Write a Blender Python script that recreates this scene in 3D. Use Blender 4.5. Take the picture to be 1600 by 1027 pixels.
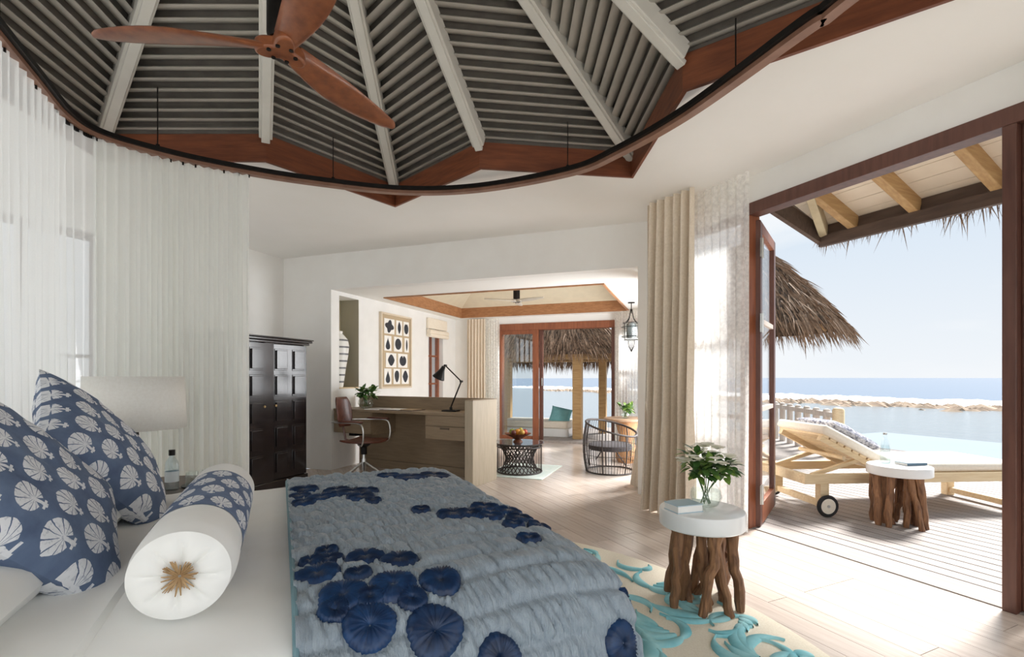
import bpy, math, random
from mathutils import Vector, Matrix, noise
from mathutils.geometry import tessellate_polygon
for o in list(bpy.data.objects): bpy.data.objects.remove(o)
SC = bpy.context.scene
COL = SC.collection
PI = math.pi
rnd = random.Random(7)
R = math.radians

# ------------------------------------------------------------------ camera
cd = bpy.data.cameras.new('camera'); cam = bpy.data.objects.new('camera', cd); COL.objects.link(cam)
cd.sensor_width = 36; cd.lens = 776/1600*36; cd.shift_y = 76.5/1600; cd.clip_start = .02; cd.clip_end = 5000
cam.location = (0, 0, 1.15); cam.rotation_euler = (PI/2, 0, 0)
SC.camera = cam
# ------------------------------------------------------------------ view
SC.view_settings.view_transform = 'Standard'; SC.view_settings.look = 'None'
SC.view_settings.gamma = 1; SC.view_settings.use_curve_mapping = False
SC.view_settings.exposure = 1.2
SC.cycles.max_bounces = 14; SC.cycles.diffuse_bounces = 9; SC.cycles.transparent_max_bounces = 16
# ------------------------------------------------------------------ world: hazy tropical sky with soft clouds
W = bpy.data.worlds.new('sky'); SC.world = W; W.use_nodes = True
wt = W.node_tree; wt.nodes.clear()
def wn(t, **k):
    n = wt.nodes.new(t)
    for a, b in k.items(): setattr(n, a, b)
    return n
tc = wn('ShaderNodeTexCoord'); sx = wn('ShaderNodeSeparateXYZ'); wt.links.new(tc.outputs['Generated'], sx.inputs[0])
cr = wn('ShaderNodeValToRGB'); wt.links.new(sx.outputs['Z'], cr.inputs[0])
cr.color_ramp.elements[0].position = 0.0; cr.color_ramp.elements[0].color = (.78, .81, .84, 1)
cr.color_ramp.elements[1].position = .75; cr.color_ramp.elements[1].color = (.42, .57, .74, 1)
e = cr.color_ramp.elements.new(.22); e.color = (.64, .72, .81, 1)
mp = wn('ShaderNodeMapping'); mp.inputs['Scale'].default_value = (1.2, 1.2, 4.5); wt.links.new(tc.outputs['Generated'], mp.inputs[0])
nz = wn('ShaderNodeTexNoise'); nz.inputs['Scale'].default_value = 2.1; nz.inputs['Detail'].default_value = 6; wt.links.new(mp.outputs[0], nz.inputs['Vector'])
cl = wn('ShaderNodeValToRGB'); wt.links.new(nz.outputs[0], cl.inputs[0])
cl.color_ramp.elements[0].position = .46; cl.color_ramp.elements[0].color = (0, 0, 0, 1)
cl.color_ramp.elements[1].position = .68; cl.color_ramp.elements[1].color = (1, 1, 1, 1)
mx = wn('ShaderNodeMix', data_type='RGBA'); wt.links.new(cl.outputs[0], mx.inputs[0]); wt.links.new(cr.outputs[0], mx.inputs[6])
mx.inputs[7].default_value = (.82, .84, .86, 1)
bg = wn('ShaderNodeBackground'); bg.inputs[1].default_value = .50; wt.links.new(mx.outputs[2], bg.inputs[0])
wo = wn('ShaderNodeOutputWorld'); wt.links.new(bg.outputs[0], wo.inputs[0])
# ------------------------------------------------------------------ sun: high over the lagoon, veiled by haze
sl = bpy.data.lights.new('sun', 'SUN'); sl.energy = 4.4; sl.angle = R(14); sl.color = (1, .98, .96)
so = bpy.data.objects.new('sun', sl); COL.objects.link(so); so.location = (6, 4, 12)
c25, s25 = math.cos(R(25)), math.sin(R(25))
el = R(47); az = R(25+9); dv = Vector((math.cos(az)*math.cos(el), math.sin(az)*math.cos(el), math.sin(el)))
so.rotation_euler = dv.to_track_quat('Z', 'Y').to_euler()

# ------------------------------------------------------------------ added unseen fill lights brightening the rooms: behind camera, behind bed, sitting room side
def fill_light(name, loc, direction, sx_, sz_, watts, colr=(.96, .985, 1)):
    l = bpy.data.lights.new(name, 'AREA'); l.shape = 'RECTANGLE'; l.size = sx_; l.size_y = sz_; l.energy = watts; l.color = colr
    o_ = bpy.data.objects.new(name, l); COL.objects.link(o_); o_.location = loc
    o_.rotation_euler = (-Vector(direction)).to_track_quat('Z', 'Y').to_euler()
uX, vX = Vector((-s25, c25, 0)), Vector((c25, s25, 0))
fill_light('fill_near', uX*-2.3+vX*.6+Vector((0, 0, 1.35)), uX, 5.0, 2.3, 13)
fill_light('fill_head', uX*1.5+vX*-3.4+Vector((0, 0, 1.35)), vX, 6.0, 2.3, 22)
fill_light('fill_sitting', Vector((2.05, 5.98, 1.15)), Vector((-.9405, .3395, 0)), 2.0, 1.9, 55)
# ------------------------------------------------------------------ frames
RA = R(25)                       # frame A: x = v (towards the sea doors), y = u (along the doors)
RB = -math.atan2(.3395, .9405)   # frame B: x = p (along the back wall), y = q (into the sitting room)
J = (-2.24, 6.15)
def A(v, u, z=0): return Vector((c25*v-s25*u, s25*v+c25*u, z))
def B(p, q, z=0):
    c, s = math.cos(RB), math.sin(RB)
    return Vector((J[0]+c*p-s*q, J[1]+s*p+c*q, z))
# ------------------------------------------------------------------ materials
def lin(c): return tuple(((x/255/12.92) if x/255 <= .04045 else ((x/255+.055)/1.055)**2.4) for x in c)
MATS = {}
class NT:
    def __init__(s, name):
        s.m = bpy.data.materials.new(name); s.m.use_nodes = True; s.t = s.m.node_tree
        s.b = s.t.nodes['Principled BSDF']; s.out = s.t.nodes['Material Output']
    def n(s, t, **k):
        x = s.t.nodes.new(t)
        for a, b in k.items(): setattr(x, a, b)
        return x
    def l(s, a, b): s.t.links.new(a, b)
    def math(s, op, a, b=None, c=None):
        x = s.n('ShaderNodeMath', operation=op)
        for i, q in enumerate((a, b, c)):
            if q is None: continue
            if isinstance(q, (int, float)): x.inputs[i].default_value = q
            else: s.l(q, x.inputs[i])
        return x.outputs[0]
    def mix(s, f, a, b):
        x = s.n('ShaderNodeMix', data_type='RGBA')
        for i, q in ((0, f), (6, a), (7, b)):
            if isinstance(q, (int, float)): x.inputs[i].default_value = q
            elif isinstance(q, tuple): x.inputs[i].default_value = (*q[:3], 1)
            else: s.l(q, x.inputs[i])
        return x.outputs[2]
    def coord(s, kind='Object', scale=(1, 1, 1), rot=(0, 0, 0)):
        c = s.n('ShaderNodeTexCoord'); mpp = s.n('ShaderNodeMapping'); mpp.inputs['Scale'].default_value = scale; mpp.inputs['Rotation'].default_value = rot
        s.l(c.outputs[kind], mpp.inputs[0]); return mpp.outputs[0]
    def noise(s, vec, scale, detail=4, rough=.5, dist=0):
        x = s.n('ShaderNodeTexNoise'); x.inputs['Scale'].default_value = scale; x.inputs['Detail'].default_value = detail
        x.inputs['Roughness'].default_value = rough; x.inputs['Distortion'].default_value = dist
        if vec is not None: s.l(vec, x.inputs['Vector'])
        return x.outputs[0]
    def ramp(s, f, lo, hi):
        x = s.n('ShaderNodeMapRange'); s.l(f, x.inputs[0]); x.inputs[1].default_value = lo; x.inputs[2].default_value = hi; return x.outputs[0]
    def bump(s, h, strength=.3, dist=.01):
        x = s.n('ShaderNodeBump'); x.inputs['Strength'].default_value = strength; x.inputs['Distance'].default_value = dist
        s.l(h, x.inputs['Height']); s.l(x.outputs[0], s.b.inputs['Normal'])
def mat(name, c1, c2=None, rough=.5, metal=0, scale=8, stretch=(1, 1, 1), bump=0, bdist=.005, vary=0, coat=0, spec=None, coord='Object', detail=5, dist=0):
    if name in MATS: return MATS[name]
    k = NT(name); b = k.b
    b.inputs['Roughness'].default_value = rough; b.inputs['Metallic'].default_value = metal
    if coat: b.inputs['Coat Weight'].default_value = coat; b.inputs['Coat Roughness'].default_value = .12
    if spec is not None: b.inputs['Specular IOR Level'].default_value = spec
    a = lin(c1); d = lin(c2) if c2 else tuple(x*.93 for x in a)
    f = k.noise(k.coord(coord, stretch), scale, detail, .55, dist)
    colr = k.mix(k.ramp(f, .32, .68), a, d)
    if vary:
        oi = k.n('ShaderNodeObjectInfo'); hs = k.n('ShaderNodeHueSaturation'); k.l(colr, hs.inputs['Color'])
        k.l(k.math('MULTIPLY_ADD', oi.outputs['Random'], vary, 1-vary/2), hs.inputs['Value']); colr = hs.outputs[0]
    k.l(colr, b.inputs['Base Color'])
    if bump: k.bump(f, bump, bdist)
    MATS[name] = k.m; return k.m
def sheer(name, colr, alpha, weave=0, trans=.5):
    k = NT(name); k.t.nodes.remove(k.b)
    d = k.n('ShaderNodeBsdfDiffuse'); d.inputs[0].default_value = (*lin(colr), 1)
    tr = k.n('ShaderNodeBsdfTranslucent'); tr.inputs[0].default_value = (*lin(colr), 1)
    tp = k.n('ShaderNodeBsdfTransparent')
    m1 = k.n('ShaderNodeMixShader'); m1.inputs[0].default_value = trans; k.l(d.outputs[0], m1.inputs[1]); k.l(tr.outputs[0], m1.inputs[2])
    m2 = k.n('ShaderNodeMixShader'); k.l(tp.outputs[0], m2.inputs[1]); k.l(m1.outputs[0], m2.inputs[2])
    f = k.noise(k.coord('Object', (1, 1, 1)), weave or 300, 4, .6)
    if weave: k.l(k.math('MULTIPLY_ADD', k.ramp(f, .34, .66), .26, alpha-.13), m2.inputs[0])
    else: k.l(k.math('MULTIPLY_ADD', f, .1, alpha-.05), m2.inputs[0])
    k.l(m2.outputs[0], k.out.inputs[0]); return k.m
def archglass(name, tint=(1, 1, 1), refl=1.0, rough=.0):
    k = NT(name); k.t.nodes.remove(k.b)
    tp = k.n('ShaderNodeBsdfTransparent'); tp.inputs[0].default_value = (*tint, 1)
    g = k.n('ShaderNodeBsdfGlossy'); g.inputs['Roughness'].default_value = rough; g.inputs[0].default_value = (refl, refl, refl, 1)
    lw_ = k.n('ShaderNodeLayerWeight'); lw_.inputs[0].default_value = .5; fr_ = k.math('MULTIPLY_ADD', k.math('POWER', lw_.outputs['Facing'], 3.5), .55, .06)
    nf = k.noise(k.coord('Object'), 3, 2)
    ms = k.n('ShaderNodeMixShader'); k.l(k.math('MULTIPLY_ADD', nf, .02, fr_), ms.inputs[0]); k.l(tp.outputs[0], ms.inputs[1]); k.l(g.outputs[0], ms.inputs[2])
    k.l(ms.outputs[0], k.out.inputs[0]); return k.m
def print_mat(name, ground, dark, motif, nx, ny):
    k = NT(name); b = k.b; b.inputs['Roughness'].default_value = .85
    uv = k.n('ShaderNodeUVMap'); sp = k.n('ShaderNodeSeparateXYZ'); k.l(uv.outputs[0], sp.inputs[0])
    nzz = k.noise(uv.outputs[0], 26, 3); jit = k.math('MULTIPLY_ADD', nzz, .14, -.07)
    y = k.math('MULTIPLY', sp.outputs[1], ny); row = k.math('FLOOR', y)
    off = k.math('MULTIPLY', k.math('MODULO', row, 2.0), .5)
    x = k.math('ADD', k.math('MULTIPLY', sp.outputs[0], nx), off)
    fx = k.math('SUBTRACT', k.math('FRACT', x), .5); fy = k.math('SUBTRACT', k.math('FRACT', y), .56)
    fxs = k.math('MULTIPLY', fx, 1.02); fys = k.math('MULTIPLY', fy, 1.12)
    r = k.math('ADD', k.math('SQRT', k.math('ADD', k.math('MULTIPLY', fxs, fxs), k.math('MULTIPLY', fys, fys))), k.math('MULTIPLY', jit, .5))
    crown = k.math('LESS_THAN', r, .40)
    ang = k.math('ARCTAN2', fx, k.math('ADD', fy, .16))
    veins = k.math('GREATER_THAN', k.math('ABSOLUTE', k.math('SINE', k.math('ADD', k.math('MULTIPLY', ang, 6.0), k.math('MULTIPLY', jit, 8)))), .22)
    notch = k.math('GREATER_THAN', k.math('ADD', k.math('ABSOLUTE', k.math('MULTIPLY', fx, 1.6)), k.math('MULTIPLY', fy, 1.0)), -.12)
    head = k.math('MULTIPLY', k.math('MULTIPLY', crown, veins), notch)
    stem = k.math('MULTIPLY', k.math('LESS_THAN', k.math('ABSOLUTE', fx), k.math('ADD', k.math('MULTIPLY', jit, .5), .045)), k.math('MULTIPLY', k.math('LESS_THAN', fy, -.08), k.math('GREATER_THAN', fy, -.52)))
    base = k.math('MULTIPLY', k.math('LESS_THAN', k.math('ABSOLUTE', k.math('ADD', fy, .44)), .035), k.math('LESS_THAN', k.math('ABSOLUTE', fx), .13))
    mask = k.math('MAXIMUM', head, k.math('MAXIMUM', stem, base))
    wash = k.noise(uv.outputs[0], 5, 4, .6)
    g = k.mix(k.ramp(wash, .35, .7), lin(ground), lin(dark))
    fade = k.ramp(k.noise(uv.outputs[0], 60, 2), .1, .45)
    k.l(k.mix(k.math('MULTIPLY', mask, fade), g, lin(motif)), b.inputs['Base Color'])
    k.bump(k.noise(uv.outputs[0], 260, 2), .15, .002)
    return k.m
WHITE = mat('wall plaster white', (240, 239, 236), (236, 234, 230), .8, scale=3, bump=.05, bdist=.003)
CEIL = mat('ceiling paint', (244, 243, 240), (241, 240, 236), .85, scale=2)
SLAT = mat('painted slat grey white', (176, 171, 162), (164, 159, 150), .55, scale=6)
RAFT = mat('painted rafter white', (214, 211, 203), (205, 202, 193), .5, scale=5)
DARKBACK = mat('roof underside', (112, 106, 98), (96, 90, 84), .9, scale=9)
CEDAR = mat('cedar trim', (134, 76, 46), (103, 54, 33), .5, scale=3, stretch=(1.5, 1.5, 14), bump=.1, vary=.25)
MAHOG = mat('mahogany frame', (106, 70, 58), (86, 54, 45), .42, scale=4, stretch=(8, 8, .8), bump=.08, vary=.12)
MAHOG2 = mat('warm door wood', (152, 92, 62), (126, 72, 48), .45, scale=4, stretch=(8, 8, .8), bump=.08)
RAIL = mat('bent rail wood', (146, 108, 88), (122, 86, 68), .4, scale=9)
BLACKM = mat('blackened metal', (34, 30, 28), (24, 22, 21), .42, .6, scale=20)
STEEL = mat('brushed steel', (206, 205, 200), (188, 187, 184), .28, .9, scale=30)
TEAK = mat('pale teak', (234, 213, 176), (218, 192, 150), .6, scale=5, stretch=(1, 12, 12), bump=.1, vary=.12)
TEAKG = mat('greying deck timber', (164, 156, 150), (144, 136, 130), .75, scale=3, stretch=(14, 1, 6), bump=.15, vary=.12)
FLOORW = mat('oiled oak plank', (212, 199, 188), (196, 181, 169), .22, scale=3, stretch=(12, .9, 4), bump=.04, vary=.14, dist=.4)
PINE = mat('roof timber pine', (194, 160, 112), (168, 132, 86), .65, scale=4, stretch=(1.2, 12, 12), bump=.1, vary=.15)
FASC = mat('weathered fascia', (98, 80, 68), (76, 60, 52), .7, scale=4, stretch=(12, 1, 6), bump=.15)
SOFF = mat('painted soffit board', (236, 224, 204), (226, 212, 190), .6, scale=4, vary=.05)
THATCH = mat('dry palm thatch', (156, 130, 106), (112, 92, 76), .9, scale=22, vary=.2)
THATCHD = mat('dark thatch bed', (96, 80, 66), (70, 57, 47), .95, scale=16, bump=.5, bdist=.03)
LINEN = mat('beige linen', (228, 215, 197), (216, 202, 182), .85, scale=60, bump=.08, bdist=.001)
SHEET = mat('white cotton', (245, 245, 243), (241, 241, 238), .8, scale=5, bump=.1, bdist=.01)
CUSH = mat('cream outdoor canvas', (240, 231, 215), (233, 222, 204), .85, scale=50, bump=.1, bdist=.002)
WTOP = mat('white lacquer', (240, 240, 239), (236, 236, 234), .28, scale=6, coat=.3)
DRIFT = mat('driftwood', (158, 114, 78), (100, 66, 43), .62, scale=5, stretch=(7, 7, 1.1), bump=.5, bdist=.008, vary=.25, dist=1.2)
OAKD = mat('grey brown oak veneer', (148, 128, 103), (134, 114, 90), .5, scale=5, stretch=(1, 8, 8), vary=.04)
OAKL = mat('pale limed oak', (186, 172, 150), (174, 160, 138), .5, scale=5, stretch=(8, 8, 1))
EBON = mat('black stained wood', (48, 40, 40), (34, 28, 29), .2, scale=4, stretch=(8, 8, 1), coat=.6)
LEATH = mat('chestnut bentwood', (104, 58, 42), (78, 41, 29), .38, scale=6, stretch=(1, 6, 6), coat=.2)
GLASS = archglass('clear pane')
VGLASS = archglass('vase glass', (.96, .98, .97))
PLASTIC = archglass('bottle plastic', (.86, .92, .95))
LEAF = mat('green leaf', (84, 122, 58), (52, 88, 40), .45, scale=14, vary=.1)
LEAFL = mat('yellow green leaf', (132, 160, 74), (96, 128, 54), .5, scale=14)
PETAL = mat('white petal', (246, 244, 234), (238, 236, 220), .6, scale=10)
SHADE = mat('white lampshade linen', (240, 238, 232), (234, 231, 224), .8, scale=80)
QUILT = mat('silver blue crinkled satin', (160, 172, 182), (140, 153, 165), .38, scale=30, stretch=(3.4, .8, 1), bump=1.0, bdist=.016)
DISC = mat('indigo gathered silk', (28, 66, 112), (16, 38, 72), .42, scale=30, vary=.45)
RUGC = mat('cream wool', (232, 224, 206), (222, 212, 192), .95, scale=120, bump=.4, bdist=.004)
RUGT = mat('turquoise wool', (164, 214, 218), (118, 188, 199), .92, scale=9, bump=.4, bdist=.006)
NAVYP = mat('navy patterned towel', (52, 58, 84), (206, 206, 212), .85, scale=38)
AQUA = mat('aqua cushion', (132, 190, 194), (112, 172, 178), .85, scale=12)
RATTAN = mat('dark rattan', (54, 42, 36), (38, 30, 26), .5, scale=20)
TAN = mat('tan cord', (188, 158, 118), (160, 128, 90), .8, scale=40)
PAPER = mat('card paper', (244, 242, 238), (240, 238, 233), .8, scale=8)
INK = mat('ink silhouette', (58, 60, 66), (46, 48, 54), .8, scale=18)
LINENB = mat('tan linen board', (196, 176, 146), (186, 166, 136), .9, scale=90, bump=.1, bdist=.001)
NICHE = mat('niche olive plaster', (206, 198, 170), (200, 192, 164), .8, scale=4)
RUBBER = mat('black rubber', (34, 33, 34), (28, 27, 28), .7, scale=20)
PRINT = print_mat('indigo block print', (104, 122, 150), (76, 92, 122), (226, 228, 232), 5.0, 5.5)
PRINTB = print_mat('indigo block print bolster', (106, 124, 154), (80, 96, 128), (226, 228, 232), 9.0, 4.0)

# ------------------------------------------------------------------ mesh builder
class MB:
    def __init__(s): s.v = []; s.f = []; s.uv = None
    def add(s, vs, fs):
        o = len(s.v); s.v += [tuple(x) for x in vs]; s.f += [tuple(i+o for i in f) for f in fs]; return s
    def box(s, x0, x1, y0, y1, z0, z1, M=None):
        vs = [Vector((x, y, z)) for z in (z0, z1) for y in (y0, y1) for x in (x0, x1)]
        if M is not None: vs = [M @ x for x in vs]
        return s.add(vs, [(0, 2, 3, 1), (4, 5, 7, 6), (0, 1, 5, 4), (2, 6, 7, 3), (0, 4, 6, 2), (1, 3, 7, 5)])
    def beam(s, p, q, w, h, up=(0, 0, 1)):
        p = Vector(p); q = Vector(q); d = (q-p); L = d.length; d.normalize()
        x = d.cross(Vector(up)); x.normalize(); y = x.cross(d)
        M = Matrix(((x.x, d.x, y.x, p.x), (x.y, d.y, y.y, p.y), (x.z, d.z, y.z, p.z), (0, 0, 0, 1)))
        return s.box(-w/2, w/2, 0, L, -h/2, h/2, M)
    def tube(s, pts, r, n=8, closed=False, flat=1):
        pts = [Vector(p) for p in pts]; m = len(pts)
        rs = r if isinstance(r, (list, tuple)) else [r]*m
        vs = []; ref = None
        for i in range(m):
            a = pts[(i-1) % m] if (closed or i > 0) else pts[i]; b = pts[(i+1) % m] if (closed or i < m-1) else pts[i]
            d = (b-a).normalized()
            if ref is None: ref = Vector((0, 0, 1)) if abs(d.z) < .9 else Vector((1, 0, 0))
            x = d.cross(ref)
            if x.length < 1e-4: x = d.orthogonal()
            x.normalize(); y = x.cross(d); ref = y
            for j in range(n):
                t = 2*PI*j/n; vs.append(pts[i]+x*(math.cos(t)*rs[i])+y*(math.sin(t)*rs[i]*flat))
        fs = []
        for i in range(m if closed else m-1):
            for j in range(n):
                a = i*n+j; b = i*n+(j+1) % n; c = ((i+1) % m)*n+(j+1) % n; d = ((i+1) % m)*n+j
                fs.append((a, b, c, d))
        if not closed: fs += [tuple(range(n-1, -1, -1)), tuple((m-1)*n+j for j in range(n))]
        return s.add(vs, fs)
    def lathe(s, prof, n=24, c=(0, 0, 0), capb=True, capt=True):
        vs = []; m = len(prof)
        for r, z in prof:
            for j in range(n):
                t = 2*PI*j/n; vs.append((c[0]+r*math.cos(t), c[1]+r*math.sin(t), c[2]+z))
        fs = [(i*n+j, i*n+(j+1) % n, (i+1)*n+(j+1) % n, (i+1)*n+j) for i in range(m-1) for j in range(n)]
        if capb: fs.append(tuple(range(n-1, -1, -1)))
        if capt: fs.append(tuple((m-1)*n+j for j in range(n)))
        return s.add(vs, fs)
    def prism(s, poly, z0, z1):
        n = len(poly)
        vs = [(x, y, z0) for x, y in poly]+[(x, y, z1) for x, y in poly]
        return s.add(vs, [tuple(range(n-1, -1, -1)), tuple(range(n, 2*n))]+[(i, (i+1) % n, n+(i+1) % n, n+i) for i in range(n)])
    def grid(s, fn, nu, nv, closed=False):
        vs = [fn(i/(nu if closed else nu-1), j/(nv-1)) for i in range(nu) for j in range(nv)]
        fs = []
        for i in range(nu if closed else nu-1):
            for j in range(nv-1):
                i2 = (i+1) % nu; fs.append((i*nv+j, i2*nv+j, i2*nv+j+1, i*nv+j+1))
        return s.add(vs, fs)
    def xf(s, M):
        s.v = [tuple(M @ Vector(x)) for x in s.v]; return s
    def mesh(s, name, m, smooth=True, angle=35):
        me = bpy.data.meshes.new(name); me.from_pydata(s.v, [], s.f); me.update()
        if s.uv:
            L = me.uv_layers.new(name='UVMap')
            for lp in me.loops: L.data[lp.index].uv = s.uv[lp.vertex_index]
        if m is not None: me.materials.append(m)
        if smooth:
            me.polygons.foreach_set('use_smooth', [True]*len(me.polygons)); me.set_sharp_from_angle(angle=R(angle))
        return me
    def build(s, name, m, parent=None, loc=None, rz=None, bevel=0, solid=0, smooth=True, angle=35):
        o = bpy.data.objects.new(name, s.mesh(name, m, smooth, angle)); COL.objects.link(o)
        if parent: o.parent = parent
        if loc is not None: o.location = loc
        if rz is not None: o.rotation_euler = (0, 0, rz)
        if bevel:
            b = o.modifiers.new('b', 'BEVEL'); b.width = bevel; b.segments = 2; b.limit_method = 'ANGLE'
        if solid:
            b = o.modifiers.new('s', 'SOLIDIFY'); b.thickness = solid; b.offset = 0
        return o
def tag(o, label, cat, group=None, kind=None):
    o['label'] = label; o['category'] = cat
    if group: o['group'] = group
    if kind: o['kind'] = kind
    return o
def struct(o, label=None, cat=None):
    o['kind'] = 'structure'
    if label: o['label'] = label; o['category'] = cat
    return o
def thing(name, label, cat, loc=(0, 0, 0), rz=0, group=None):
    o = bpy.data.objects.new(name, None); COL.objects.link(o); o.empty_display_size = .1
    o.location = loc; o.rotation_euler = (0, 0, rz); return tag(o, label, cat, group)
def copy_part(o, parent, loc=None, rot=None):
    c = o.copy(); COL.objects.link(c); c.parent = parent
    if loc is not None: c.location = loc
    if rot is not None: c.rotation_euler = rot
    return c
def copy_tree(o, parent=None):
    c = o.copy(); COL.objects.link(c); c.parent = parent
    for ch in list(o.children): copy_tree(ch, c)
    return c
def wallgrid(mb, a0, a1, z0, z1, t0, t1, holes, along='y'):
    As = sorted({a0, a1, *[h[0] for h in holes], *[h[1] for h in holes]}); Zs = sorted({z0, z1, *[h[2] for h in holes], *[h[3] for h in holes]})
    As = [x for x in As if a0 <= x <= a1]; Zs = [z for z in Zs if z0 <= z <= z1]
    for i in range(len(As)-1):
        for j in range(len(Zs)-1):
            am = (As[i]+As[i+1])/2; zm = (Zs[j]+Zs[j+1])/2
            if any(h[0] < am < h[1] and h[2] < zm < h[3] for h in holes): continue
            if along == 'y': mb.box(t0, t1, As[i], As[i+1], Zs[j], Zs[j+1])
            else: mb.box(As[i], As[i+1], t0, t1, Zs[j], Zs[j+1])
    return mb
def leaf_into(mb, p, d, L, w, up=(0, 0, 1), droop=.25):
    p = Vector(p); d = Vector(d).normalized(); x = d.cross(Vector(up))
    if x.length < .05: x = d.orthogonal()
    x.normalize(); n = x.cross(d)
    q = lambda t, k, h: p+d*(L*t)+x*(w*k)+n*(h*L)
    vs = [q(0, 0, 0), q(.3, -.45, .05), q(.3, .45, .05), q(.3, 0, 0), q(.68, -.4, -droop*.3), q(.68, .4, -droop*.3), q(.68, 0, -droop*.4), q(1, 0, -droop)]
    mb.add(vs, [(0, 3, 1), (0, 2, 3), (1, 3, 6, 4), (3, 2, 5, 6), (4, 6, 7), (6, 5, 7)])
def rdir(zmin=-.2):
    while True:
        d = Vector((rnd.uniform(-1, 1), rnd.uniform(-1, 1), rnd.uniform(-1, 1)))
        if .2 < d.length < 1 and d.normalized().z > zmin: return d.normalized()
def spline(P, n, closed=False):
    P = [Vector(p) for p in P]; m = len(P); out = []
    segs = m if closed else m-1
    for k in range(n if closed else n):
        t = k/(n if closed else (n-1))*segs; i = min(int(t), segs-1); f = t-i
        g = lambda j: P[j % m] if closed else P[max(0, min(m-1, j))]
        a, b, c, d = g(i-1), g(i), g(i+1), g(i+2)
        out.append(.5*((2*b)+(c-a)*f+(2*a-5*b+4*c-d)*f*f+(3*b-a-3*c+d)*f**3))
    return out

def pillow_mesh(w, h, th, n=36, seed=0, ear=.05):
    m = MB(); m.uv = []
    for side in (1, -1):
        for i in range(n):
            for j in range(n):
                x = -1+2*i/(n-1); y = -1+2*j/(n-1)
                sx_ = x*(1-ear*(1-y*y)); sy_ = y*(1-ear*(1-x*x))
                t = max(0, (1-x**4)*(1-y**4))**.5*(1-.25*(x*x+y*y)/2)
                z = side*th/2*t + .010*noise.noise(Vector((x*2.2+seed, y*2.2, side*2)))*t+.006*noise.noise(Vector((x*6+seed, y*6, side*2)))*t
                m.v.append((sx_*w/2, sy_*h/2, z)); m.uv.append(((x+1)/2, (y+1)/2))
        o_ = 0 if side == 1 else n*n
        for i in range(n-1):
            for j in range(n-1):
                f = (o_+i*n+j, o_+(i+1)*n+j, o_+(i+1)*n+j+1, o_+i*n+j+1); m.f.append(f if side == 1 else f[::-1])
    return m
# =================================================================== THE SETTING
H = 2.68; H2 = 2.24
SCX, SCY = -.835, 1.73
# floor slab and planks --------------------------------------------------------
def room1(): return [A(3.3, -2.2), Vector((1.345, 4.9, 0)), B(3.79, 0), B(3.79, 2.655), B(3.0, 3.45), B(-.2, 3.45), B(-.2, 0), B(-.751, 0), B(-.751, -4.73), A(-3.3, -2.2)]
mb = MB(); mb.prism([(p.x, p.y) for p in room1()], -.12, -.022)
floor = struct(mb.build('floor', mat('subfloor', (120, 98, 78), None, .8), smooth=False), 'oiled pale oak plank floor running through both rooms', 'floor')
PW = .142
plank_cache = {}
def inside(pt, poly):
    c = False; n = len(poly)
    for i in range(n):
        a, b = poly[i], poly[(i+1) % n]
        if (a.y > pt.y) != (b.y > pt.y) and pt.x < (b.x-a.x)*(pt.y-a.y)/(b.y-a.y)+a.x: c = not c
    return c
R1 = room1()
def plank(v0, u0, L):
    key = round(L, 2)
    if key not in plank_cache:
        m = MB(); m.box(0, PW-.003, 0, L-.003, -.022, 0); plank_cache[key] = m.mesh('plank', FLOORW, False)
    o = bpy.data.objects.new('plank', plank_cache[key]); COL.objects.link(o); o.parent = floor
    o.location = A(v0, u0); o.rotation_euler = (0, 0, RA)
restv = MB()
Vn = int((5.15+3.3)/PW); cnt = 0
for i in range(Vn):
    v0 = 3.254-PW*(i+1) if i < 46 else 3.254+PW*(i-46)
    # extent along u inside the rooms
    us = [k*.05 for k in range(-44, 190) if inside(A(v0+PW/2, k*.05), R1)]
    if not us: continue
    u0, u1 = min(us), max(us)+.05
    u = u0 - rnd.uniform(0, .8) if False else u0
    first = True
    while u < u1-.01:
        L = rnd.choice([1.2, 1.5, 1.8, 2.1]) if not first else rnd.choice([.6, .9, 1.2, 1.5]); first = False
        L = round(min(L, u1-u), 2)
        if L < .02: break
        mid = A(v0, u+L/2)
        vis = (mid.y > .5 and abs(mid.x)/mid.y < 1.25) and v0 > -.2
        if vis and cnt < 290: plank(v0, u, L); cnt += 1
        else: restv.box(v0, v0+PW-.003, u, u+L-.003, -.022, 0)
        u += L
o = restv.build('plank_field', FLOORW, floor, rz=RA, smooth=False); o['kind'] = 'stuff'

# right wall with the sea doors -------------------------------------------------
mb = wallgrid(MB(), -1.6, 3.86, 0, H+.02, 3.254, 3.40, [(-1.3, 1.12, -.01, 2.44), (1.2, 2.65, -.01, 2.44), (2.72, 3.55, -.01, 2.44), (1.12, 1.2, -.01, 2.44), (2.65, 2.72, -.01, 2.44)])
struct(mb.build('wall_right', WHITE, rz=RA, smooth=False), 'white plaster wall above the sea doors', 'wall')
# back wall with the wide opening to the sitting room
mb = wallgrid(MB(), -.9, 3.80, 0, H+.02, 0, .13, [(0, 3.70, -.01, H2)], 'x')
struct(mb.build('wall_back', WHITE, loc=(*J, 0), rz=RB, smooth=False), 'white plaster wall with wide opening into the sitting room', 'wall')
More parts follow.
